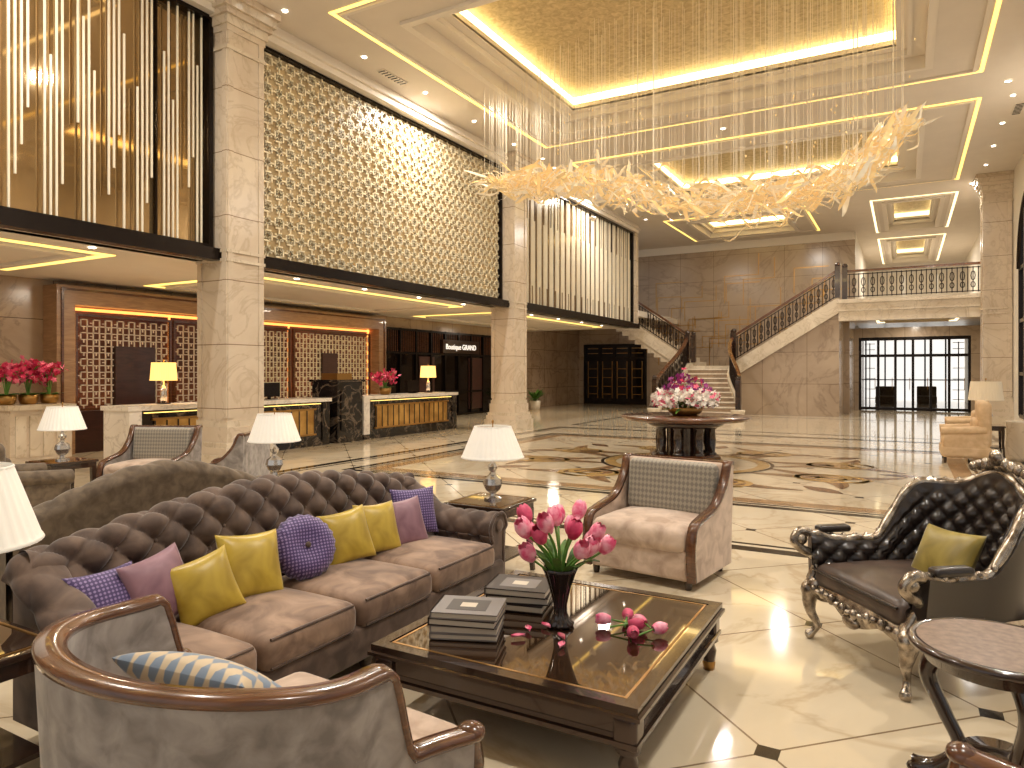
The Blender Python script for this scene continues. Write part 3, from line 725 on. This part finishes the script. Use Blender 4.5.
b=B(); pillow(b,(0,0,0),.54,.30,.15,blueP,Matrix.Identity(3)); o=b.done('lumbar_pillow',(-1.97,1.49,.65)); o.rotation_euler=facing(-.12,.99,1.0).to_euler()
tub_chair('tub_armchair',(.50,1.72,0),math.radians(90),velG,velG,velP)
def accent_chair(name,loc,rz,mb,mback,ms,H=.90,z0=.12):
    """faces -y"""
    b=B()
    for sg in(-1,1):
        prof=[(.38,H),(.32,H),(.24,.74),(.06,.58),(-.22,.52),(-.36,.47),(-.40,.30),(-.38,z0),(.36,z0)]
        th=.06; vs=[]
        for s2 in(0,1):
            for (y,z) in prof: vs.append((sg*(.42+th*s2+.03*max(0,(z-.5))),y,z))
        n=len(prof); b.add(vs,[list(range(n)),list(range(n,2*n))]+[(i,(i+1)%n,n+(i+1)%n,n+i) for i in range(n)],mb)
        b.sweep(spline([(sg*(.45+.03*max(0,z-.5)),y,z) for (y,z) in prof[:8]],5),[(-.035,-.015),(.035,-.015),(.035,.015),(-.035,.015)],woodM,smooth=True)
        b.lathe([(.035,z0+.02),(.025,0)],(sg*.4,-.33,0),woodD,8); b.lathe([(.035,z0+.02),(.025,0)],(sg*.4,.31,0),woodD,8)
    b.rbox((0,.34,.52),(.88,.10,.76),.03,mb); b.box((0,.35,H),(.94,.08,.03),woodM)
    Mt=Matrix.Translation((0,.26,.67))@Matrix.Rotation(-.10,4,'X'); b.rbox((0,0,0),(.80,.13,.44),.05,mback,0,6,Mt)
    b.rbox((0,-.02,(z0+.30)/2),(.84,.76,.30-z0),.03,mb); b.rbox((0,-.07,.37),(.82,.72,.19),.07,ms,.04)
    return b.done(name,loc,rz)
accent_chair('upholstered_armchair',(-1.78,5.66,0),math.radians(-8),velP,slvP,velP,.89,.07)
def baroque(name,loc,rz):
    """faces -y"""
    b=B(); pts=[(x,-y) for (x,y) in upath(.40,.42,.42,.06,150)]
    hs=[]
    for (x,y) in pts:
        h=.96+.10*sstep(.25,.0,abs(x))*(1 if y>.2 else 0)
        h=.60+(h-.60)*sstep(-.02,.28,y); h+=.03*sstep(-.25,-.40,y); hs.append(h)
    rim=shell(b,pts,hs,.34,.08,leath,leath,.36,.062,.10,48,.04)
    A=len(rim); 
    b.tube(rim,[.026+.008*abs(sin(i*.42)) for i in range(A)],silvM,8)
    for i in range(0,A,5):
        p=rim[i]; b.ball((p[0]*1.03,p[1]*1.03,p[2]+.015),(.020,.020,.025),silvM,n=5)
    for k in range(-4,5):
        b.ball((k*.045,.47+.005,1.08+.035*cos(k*.4)),(.03,.025,.045*(1-.08*abs(k))),silvM,n=6)
    b.ball((0,.46,1.15),(.045,.03,.05),silvM,n=6)
    for sg in(-1,1):
        e=rim[0] if rim[0][0]*sg>0 else rim[-1]
        b.tube(spline([(e[0],e[1]+.02,e[2]),(e[0]+sg*.01,e[1]-.06,e[2]+.015),(e[0],e[1]-.10,e[2]-.04),(e[0]-sg*.01,e[1]-.06,e[2]-.09),(e[0]-sg*.02,e[1]+.0,e[2]-.12),(e[0]-sg*.05,e[1]+.02,.46),(e[0]-sg*.06,e[1]-.03,.36)],5),[.030]*31,silvM,8)
        b.ball((e[0],e[1]-.06,e[2]-.03),(.038,.042,.04),silvM,n=6)
        b.rbox((e[0]-sg*.0,e[1]+.16,e[2]+.03),(.08,.22,.045),.022,leath)
        for (y,yy) in((-.40,-1),(.36,1)):
            x=sg*.40
            b.tube(spline([(x,y,.36),(x+sg*.03,y+yy*.04,.28),(x+sg*.02,y+yy*.05,.18),(x-sg*.01,y+yy*.02,.09),(x+sg*.02,y+yy*.05,.03),(x+sg*.035,y+yy*.07,.015)],5),[.055,.06,.062,.06,.056,.052,.048,.044,.04,.036,.032,.029,.026,.023,.021,.02,.02,.02,.022,.026,.03,.032,.03,.028,.02,.015],silvM,8)
            b.ball((x+sg*.03,y+yy*.05,.30),(.05,.05,.06),silvM,n=6)
    def rail(p,q,out):
        def fn(u,v):
            x=p[0]+(q[0]-p[0])*u; y=p[1]+(q[1]-p[1])*u; drop=.05*abs(cos(2*pi*u))+.03*(1-abs(2*u-1))
            z=.37-(.07+drop)*v; bl=.02*sin(pi*v)+.03*sin(pi*u); return (x+out[0]*bl,y+out[1]*bl,z)
        b.surf(fn,30,6,silvM)
        for k in range(1,16):
            u=k/16; f=fn(u,.45); b.ball((f[0]+out[0]*.012,f[1]+out[1]*.012,f[2]),(.022,.022,.018+.014*(k%2)),silvM,n=5)
        f=fn(.5,.8); b.ball((f[0],f[1],f[2]),(.07 if out[1] else .03,.03 if out[1] else .07,.04),silvM,n=6)
    rail((-.42,-.42),(.42,-.42),(0,-1)); rail((-.43,-.42),(-.40,.36),(-1,0)); rail((.43,-.42),(.40,.36),(1,0))
    b.rbox((0,-.02,.33),(.80,.78,.08),.03,leathS); b.rbox((0,-.06,.405),(.78,.80,.15),.065,leathS,.04)
    b.tube([(-.37,-.46,.445),(.37,-.46,.445)],.009,leath,6)
    return b.done(name,loc,rz)
baroque('carved_bergere_armchair',(.10,4.64,0),math.radians(-52))
b=B(); pillow(b,(0,0,0),.42,.34,.15,olvM,Matrix.Identity(3)); o=b.done('olive_throw_pillow',(.20,4.62,.61)); o.rotation_euler=facing(-.8,-.6,.45,.05).to_euler()
def coffee_table():
    b=B(); X=.66;Y=.71;Z=.36
    b.bx(-X+.06,X-.06,-Y+.06,Y-.06,Z-.03,Z-.004,tblTop)
    def rim(x,y,w,z0,z1,m): ring(b,(-x,x,-y,y),(-x+w,x-w,-y+w,y-w),z0,z1,m)
    rim(X,Y,.06,Z-.03,Z,tblFr); rim(X-.07,Y-.07,.012,Z-.0045,Z-.002,brass)
    prof=[(0,Z-.03),(.012,Z-.035),(.012,Z-.05),(-.02,Z-.055),(-.035,Z-.075),(-.035,Z-.13),(-.02,Z-.145),(-.005,Z-.15),(-.005,Z-.17),(-.03,Z-.175),(-.05,Z-.175)]
    for i in range(len(prof)-1):
        (o0,z0),(o1,z1)=prof[i],prof[i+1]
        r0=[(-X-o0,-Y-o0),(X+o0,-Y-o0),(X+o0,Y+o0),(-X-o0,Y+o0)]; r1=[(-X-o1,-Y-o1),(X+o1,-Y-o1),(X+o1,Y+o1),(-X-o1,Y+o1)]
        for k in range(4):
            a,c=r0[k],r0[(k+1)%4]; d,e=r1[(k+1)%4],r1[k]; b.add([(a[0],a[1],z0),(c[0],c[1],z0),(d[0],d[1],z1),(e[0],e[1],z1)],[(0,1,2,3)],tblFr)
    rim(X-.02,Y-.02,.01,Z-.155,Z-.147,brass)
    b.bx(-X+.06,X-.06,-Y+.06,Y-.06,Z-.18,Z-.16,tblFr)
    for sx in(-1,1):
        for sy in(-1,1):
            x=sx*(X-.06);y=sy*(Y-.06)
            b.rbox((x,y,Z-.12),(.10,.10,.13),.015,tblFr); b.box((x,y,Z-.05),(.115,.115,.012),brass)
            b.lathe([(.05,Z-.18),(.052,Z-.20),(.03,Z-.215),(.042,Z-.25),(.034,.05),(.022,.035),(.03,.025),(.03,.01),(.018,0),(.001,0)],(x,y,0),tblFr,12)
            b.lathe([(.033,.055),(.036,.04),(.03,.0),(.001,0)],(x,y,0),brass,12)
    return b.done('coffee_table',(-1.55,3.28,0))
coffee_table()
TZ=.362
def books(name,x,y,rz,n,w,l,th,covers):
    b=B(); z=0
    for k in range(n):
        a=R.uniform(-.08,.08); M=Matrix.Rotation(a,4,'Z')@Matrix.Translation((R.uniform(-.01,.01),R.uniform(-.01,.01),0))
        cv=covers[k%len(covers)]; t=th*R.uniform(.85,1.15)
        b.bx(-l/2+.006,l/2-.004,-w/2+.006,w/2-.006,z+.004,z+t-.004,paper,M)
        b.bx(-l/2,l/2,-w/2,w/2,z,z+.005,cv,M); b.bx(-l/2,l/2,-w/2,w/2,z+t-.005,z+t,cv,M); b.bx(-l/2,-l/2+.006,-w/2,w/2,z,z+t,cv,M)
        b.bx(-l/2-.001,-l/2,-w*.3,w*.3,z+t*.35,z+t*.6,paper,M)
        if k==n-1: b.bx(-l*.3,l*.3,-w*.3,w*.3,z+t,z+t+.001,bookG if cv==bookD else bookD,M); b.bx(-l*.12,l*.12,-w*.12,w*.12,z+t+.001,z+t+.0015,paper,M)
        z+=t+.0005
    b.done(name,(x,y,TZ),rz)
books('book_stack',-1.89,2.93,math.radians(18),4,.26,.33,.033,[bookG,bookG,bookD])
books('book_stack',-1.87,3.42,math.radians(15),3,.27,.34,.042,[bookD,bookD])
def tulip(b,p,d,s,mat,openk=.0):
    q=Vector(d).to_track_quat('Z','Y').to_matrix().to_4x4(); T=Matrix.Translation(p)@q@Matrix.Rotation(R.uniform(0,6),4,'Z')
    for lay in(0,1):
        for k in range(3):
            a0=2*pi*k/3+lay*pi/3
            def fn(u,v):
                a=a0+(u-.5)*2.3*(1-.55*v**3); r=s*(.10+ (.42+.1*openk*v)*sin(pi*min(1,v*.72+.12))**.8)*(1-.07*lay)
                z=s*1.35*v*(1-.10*abs(2*u-1)**2*v)
                return (r*cos(a),r*sin(a),z)
            b.surf(fn,6,7,mat,True,T)
b=B(); V=(-1.53,3.23)
b.lathe([(.001,0),(.065,0),(.068,.012),(.045,.03),(.034,.06),(.032,.10),(.045,.16),(.062,.22),(.078,.27),(.090,.295),(.084,.296),(.070,.265),(.04,.17),(.001,.165)],(0,0,0),vaseM,40,True,None,.07,10)
for k in range(20):
    a=2*pi*k/20*2.4*1.6+R.uniform(-.2,.2); rr=R.uniform(.12,.29) if k>3 else .06; zt=.51+R.uniform(-.09,.09)-rr*.42
    p0=Vector((.02*cos(a),.02*sin(a),.2)); p2=Vector((rr*cos(a),rr*sin(a),zt)); p1=Vector((rr*.35*cos(a),rr*.35*sin(a),zt*.76))
    P=spline([p0,p1,p2],6); b.tube(P,.006,stemM,6); tulip(b,P[-1],(P[-1]-P[-3]).normalized()*.8+Vector((0,0,.4)),.074,redT if k%9==0 else pinkT,R.random())
for k in range(12):
    a=2*pi*k/12+.3; L=R.uniform(.2,.34)
    P=[Vector((.05*cos(a)*(1+t*3),.05*sin(a)*(1+t*3),.27+L*.75*t-.10*t*t)) for t in [j/6 for j in range(7)]]
    vs=[]; sd=Vector((-sin(a),cos(a),0))
    for j,p in enumerate(P): w=.022*sin(pi*min(1,j/6*.9+.1))+.001; vs+=[p+sd*w,p-Vector((0,0,.006)),p-sd*w]
    b.add(vs,[f for j in range(6) for f in((3*j,3*j+1,3*j+4,3*j+3),(3*j+1,3*j+2,3*j+5,3*j+4))],leafM,True)
b.done('tulip_vase',(V[0],V[1],TZ))
b=B()
for (x,y,a,m) in((0,0,.4,redT),(.07,.05,2.6,pinkT),(-.10,.02,3.6,pinkT),(.04,-.06,5.2,redT),(.13,-.01,.9,pinkT),(-.04,.09,1.8,redT)):
    d=Vector((cos(a),sin(a),.05)); tulip(b,Vector((x,y,.034)),d,.058,m); b.tube([Vector((x,y,.034)),Vector((x,y,.02))-d*.09],.005,stemM,5)
for k in range(5):
    a=R.uniform(0,6); T=Matrix.Translation((R.uniform(-.45,-.2),R.uniform(-.38,-.15),.006))@Matrix.Rotation(a,4,'Z')
    b.surf(lambda u,v:((u-.5)*.07,(v-.5)*.035*sin(pi*min(.98,max(.05,u))),.012*(2*v-1)**2),6,4,pinkT,True,T)
b.done('fallen_tulips',(-1.20,3.32,TZ))
def side_table(loc,w=.56,h=.60,rz=0):
    b=B(); a=w/2
    b.rbox((0,0,h-.015),(w,w,.03),.008,woodD); b.bx(-a+.02,a-.02,-a+.02,a-.02,h-.09,h-.03,woodD); b.bx(-a+.05,a-.05,-a+.05,a-.05,h,h+.003,tblTop)
    ring(b,(-a+.03,a-.03,-a+.03,a-.03),(-a+.04,a-.04,-a+.04,a-.04),h,h+.004,brass)
    for sx in(-1,1):
        for sy in(-1,1):
            x=sx*(a-.045);y=sy*(a-.045); b.sweep([(x,y,h-.08),(x,y,h*.4),(x+sx*.02,y+sy*.02,0)],[(-1,-1),(1,-1),(1,1),(-1,1)],woodD,[.028,.02,.016],False)
    b.bx(-a+.05,a-.05,-a+.05,a-.05,.16,.18,woodD)
    return b.done('side_table',loc,rz)
def table_lamp(loc,s=1,sh=None,base='crystal',r0=.25,r1=.16):
    b=B(); sh=sh or shade
    if base=='crystal':
        b.lathe([(.001,0),(.075,0),(.075,.015),(.03,.03),(.025,.05),(.06,.08),(.085,.13),(.075,.18),(.03,.215),(.022,.235),(.04,.26),(.045,.285),(.02,.31),(.012,.33),(.012,.42)],(0,0,0),crysM,16,False)
    else:
        b.bx(-.07,.07,-.07,.07,0,.02,woodD); b.lathe([(.02,.02),(.05,.06),(.05,.24),(.02,.28),(.012,.3),(.012,.4)],(0,0,0),crysM,16)
    n=36
    def fn(u,v):
        a=2*pi*u; r=(r0+(r1-r0)*v)*(1+.012*cos(a*n)); return (r*cos(a),r*sin(a),.36+.27*v)
    b.surf(fn,n*4,3,sh); b.lathe([(r0+.001,.36),(r0+.006,.365),(r0+.001,.375)],(0,0,0),sh,40); b.lathe([(r1,.625),(r1+.005,.63),(r1,.635)],(0,0,0),sh,40)
    b.tube([(-r1,0,.62),(r1,0,.62)],.004,brass,5); b.tube([(0,0,.42),(0,0,.66)],.005,brass,6); b.ball((0,0,.67),(.012,.012,.018),brass,n=5)
    return b.done('table_lamp',loc,0,scale=s)
side_table((-3.14,1.27,0),.54,.60); table_lamp((-3.12,1.28,.604),1.08)
side_table((-2.96,4.92,0),.56,.60); table_lamp((-2.96,4.95,.604),.95,r0=.27)
side_table((-5.45,4.9,0),.52,.60); table_lamp((-5.45,4.9,.604),1.0)
side_table((-8.75,4.65,0),.55,.60); table_lamp((-8.75,4.65,.604),1.0)
b=B()
b.lathe([(.001,.60),(.28,.60),(.285,.603),(.302,.60),(.31,.588),(.305,.575),(.285,.566),(.26,.56),(.25,.52),(.23,.51),(.001,.51)],(0,0,0),woodD,64)
b.lathe([(.001,.6015),(.275,.6015)],(0,0,0),noisy('leather_table_inset',S((110,88,72)),S((136,112,94)),30,.4),64)
for k in range(3):
    a=2*pi*k/3+2.9; cs=Vector((cos(a),sin(a),0))
    P=spline([cs*.20+Vector((0,0,.52)),cs*.24+Vector((0,0,.42)),cs*.18+Vector((0,0,.28)),cs*.13+Vector((0,0,.16)),cs*.20+Vector((0,0,.06)),cs*.28+Vector((0,0,.022))],6)
    b.tube(P,[.05-.018*sin(pi*i/(len(P)-1))**.6*1.3 for i in range(len(P))],woodD,10); b.ball(P[-1],(.04,.04,.022),woodD,n=6)
b.lathe([(.001,.18),(.13,.18),(.14,.165),(.13,.15),(.001,.15)],(0,0,0),woodD,24)
b.done('round_side_table',(.315,3.27,0))
def club(name,loc,rz,mb,ms,W=.85,H=.85):
    """faces +x"""
    b=B(); D=.82
    b.rbox((0,0,.22),(D-.06,W-.04,.2),.05,mb); b.rbox((.06,0,.38),(D-.22,W-.26,.17),.07,ms,.03)
    b.rbox((-D/2+.12,0,.30+(H-.12)/2),(.2,W-.04,H-.12),.09,mb,0,8)
    b.rbox((-D/2+.22,0,.62),(.16,W-.28,.40),.07,ms,0,8)
    for sg in(-1,1):
        b.rbox((0,sg*(W/2-.09),.34),(D-.1,.13,.46),.05,mb); 
        b.sweep([(-D/2+.1,sg*(W/2-.08),.62),(0,sg*(W/2-.08),.60),(D/2-.04,sg*(W/2-.08),.58)],[(.095*cos(2*pi*k/14),.075*sin(2*pi*k/14)) for k in range(14)],mb)
        for x in(-D/2+.1,D/2-.1): b.lathe([(.03,.13),(.018,0)],(x,sg*(W/2-.1),0),woodD,8)
    return b.done(name,loc,rz)
accent_chair('lounge_armchair',(-8.7,5.75,0),math.radians(25),velG,slvP,velP)
accent_chair('lounge_armchair',(-7.4,5.9,0),math.radians(-60),velG,velP,velP)
club('club_armchair',(-7.9,3.75,0),math.radians(80),velT,velT,.95,.8)
club('beige_armchair',(.95,15.3,0),math.radians(180),beigeM,beigeM,.95,.95)
club('beige_armchair',(1.15,18.0,0),math.radians(180),beigeM,beigeM,.95,.95)
side_table((1.4,16.7,0),.6,.60); table_lamp((1.4,16.7,.604),1.35,plain('cream_drum_shade',S((222,205,175)),.7,emit=(1,.85,.6),es=.1),r0=.22,r1=.19)
b=B(); b.lathe([(.001,0),(.25,0),(.27,.1),(.25,.7),(.27,.74),(.23,.74),(.001,.7)],(0,0,0),stoneM,24); b.done('stone_planter',(1.9,15.9,0))
b=B()
b.lathe([(.001,.86),(1.12,.86),(1.15,.845),(1.15,.82),(1.10,.80),(1.08,.78),(.98,.765),(.001,.76)],(0,0,0),woodM,48)
b.lathe([(.001,.76),(.68,.76),(.68,.70),(.60,.66),(.40,.64)],(0,0,0),woodD,32)
for k in range(8):
    a=2*pi*k/8; b.lathe([(.09,.16),(.10,.2),(.07,.22),(.085,.45),(.07,.62),(.10,.64),(.10,.68)],(.47*cos(a),.47*sin(a),0),woodD,12)
b.lathe([(.33,.16),(.33,.7)],(0,0,0),woodD,16)
b.lathe([(.001,.17),(.60,.17),(.64,.14),(.64,.10),(.68,.08),(.70,.0),(.001,0)],(0,0,0),woodM,8,False)
b.done('round_pedestal_table',(-3.5,12.7,0))
def blossom(b,p,s,mat):
    n=Vector((R.gauss(0,1),R.gauss(0,1),R.gauss(.3,1))).normalized(); q=n.to_track_quat('Z','Y').to_matrix()
    for k in range(5):
        a=2*pi*k/5; e=q@Vector((cos(a),sin(a),.25)); f=q@Vector((-sin(a),cos(a),0))
        b.add([p,p+e*s*.55+f*s*.36,p+e*s*1.05,p+e*s*.55-f*s*.36],[(0,1,2,3)],mat)
def leafb(b,p,d,L,W,mat=leafM):
    d=Vector(d).normalized(); sd=d.cross(Vector((0,0,1)))
    sd=(sd if sd.length>.1 else Vector((1,0,0))).normalized()
    vs=[]
    for i in range(6): t=i/5; q=p+d*L*t-Vector((0,0,L*.35*t*t)); w=W*sin(pi*min(.98,t*.9+.08)); vs+=[q+sd*w,q-sd*w]
    b.add(vs,[(2*i,2*i+1,2*i+3,2*i+2) for i in range(5)],mat,True)
b=B(); b.lathe([(.001,0),(.22,0),(.30,.06),(.34,.14),(.31,.15),(.001,.12)],(0,0,0),brass,24)
for k in range(60): a=R.uniform(0,2*pi); leafb(b,Vector((.15*cos(a),.15*sin(a),.12)),(cos(a),sin(a),R.uniform(.2,1.6)),R.uniform(.25,.5),.04)
for k in range(560):
    a=R.uniform(0,2*pi); r=.62*math.sqrt(R.random()); 
    z=.18+R.uniform(0,.72)*(1-r/.85); m=R.choice([orcV,orcV,orcP]) if z>.48 and R.random()<.9 else R.choice([orcW,orcW,orcW,orcW,orcP2])
    blossom(b,Vector((r*cos(a),r*sin(a),z)),.06,m)
b.done('flower_arrangement',(-3.5,12.7,.862),0,scale=.98)
def orchids(name,loc,spread,h,n,mats,pot=None):
    b=B()
    if pot: b.lathe([(.001,0),(.12,0),(.15,.08),(.16,.16),(.14,.17),(.001,.15)],(0,0,0),pot,20)
    for k in range(n//12):
        a=R.uniform(0,2*pi); r=spread*R.uniform(.3,1); tip=Vector((r*cos(a),r*sin(a),h*R.uniform(.6,1)))
        P=spline([Vector((0,0,.1)),Vector((r*.35*cos(a),r*.35*sin(a),h*.75)),tip],6); b.tube(P,.008,stemM,4)
        for q in range(12): 
            p=P[R.randint(5,len(P)-1)]+Vector((R.gauss(0,.07),R.gauss(0,.07),R.gauss(0,.06))); blossom(b,p,.055,R.choice(mats))
    for k in range(18): a=R.uniform(0,2*pi); leafb(b,Vector((0,0,.1)),(cos(a),sin(a),.8),.35,.045)
    return b.done(name,loc)
b=B(); b.bx(-.45,.45,-.5,.5,.12,1.0,colM); b.bx(-.5,.5,-.55,.55,1.0,1.08,stoneM); b.bx(-.5,.5,-.55,.55,0,.12,stoneM)
for k in range(4): b.bx(.45,.47,-.42+k*.22,-.25+k*.22,.2,.9,stoneM)
b.done('marble_plinth',(-13.5,6.6,0))
for i,yy in enumerate((6.25,6.6,6.95)): orchids('potted_orchid',(-13.5,yy,1.082),.42,.72,170,[orcP,orcP,orcP2],brass)
orchids('potted_orchid',(-11.9,14.4,1.062),.40,.62,200,[orcP,orcP,orcP2],brass)
table_lamp((-11.9,8.1,1.062),1.2,shadeY,'box',.19,.17); table_lamp((-11.9,16.3,1.062),1.2,shadeY,'box',.19,.17)
b=B(); b.lathe([(.001,0),(.2,0),(.26,.4),(.22,.42),(.001,.4)],(0,0,0),stoneM,20)
for k in range(60): a=R.uniform(0,2*pi); leafb(b,Vector((0,0,.4)),(cos(a),sin(a),R.uniform(.4,2.5)),R.uniform(.5,1.0),.06)
b.done('potted_plant',(-13.9,26.8,0))
b=B()
for y in(9.2,10.6,15.6): b.bx(-12.0,-11.9,y-.25,y+.25,1.12,1.42,frameBk); b.bx(-12.0,-11.8,y-.1,y+.1,1.062,1.075,frameBk); b.bx(-11.97,-11.93,y-.03,y+.03,1.07,1.2,frameBk)
b.done('desk_monitors')
# ------------------------------------------------------------------ lights
def area(name,loc,e,size,col=(1,.94,.86),rot=(0,0,0),sy=None):
    l=bpy.data.lights.new(name,'AREA'); l.energy=e; l.color=col
    if sy: l.shape='RECTANGLE'; l.size=size; l.size_y=sy
    else: l.shape='DISK'; l.size=size
    o=bpy.data.objects.new(name,l); sc.collection.objects.link(o); o.location=loc; o.rotation_euler=rot
for i,(x,y) in enumerate([(-9.0,3.5),(-4.5,7.9),(1.3,7.9),(-4.5,2.6),(.8,2.6),(-9.1,13),(-4,18.0),(1.9,18),(-9,22.5),(-4,27.2),(1.9,27.2)]):
    area('downlight_lamp',(x,y,CZ-.03),215 if y>5 else 185,.35)
for y in(3.5,8.5,14.5,20,25.5): area('soffit_lamp',(-12.4,y,SF-.04),58,.4,(1,.87,.7))
for y in(30,33): area('foyer_lamp',(.4,y,3.6),40,.3,(1,.9,.75))
area('lounge_lamp',(.2,40,CZ-.1),200,.5)
for loc in((-11.9,8.1,1.65),(-11.9,16.3,1.65)):
    l=bpy.data.lights.new('lamp_bulb','POINT'); l.energy=18; l.color=(1,.7,.35); l.shadow_soft_size=.05
    o=bpy.data.objects.new('lamp_bulb',l); sc.collection.objects.link(o); o.location=loc
w=bpy.data.worlds.new('world'); sc.world=w; w.use_nodes=True
bg=w.node_tree.nodes['Background']; bg.inputs[0].default_value=(1,.97,.93,1); bg.inputs[1].default_value=.68
# ------------------------------------------------------------------ camera
cam=bpy.data.cameras.new('camera'); co=bpy.data.objects.new('camera',cam); sc.collection.objects.link(co); sc.camera=co
cam.lens=700/1024*36; cam.sensor_width=36; cam.shift_y=-12/1024; cam.clip_start=.05; cam.clip_end=200
co.location=(0,0,1.65); co.rotation_euler=(pi/2,0,math.radians(29.3))
sc.view_settings.view_transform='Standard'; sc.view_settings.look='None'; sc.view_settings.exposure=0
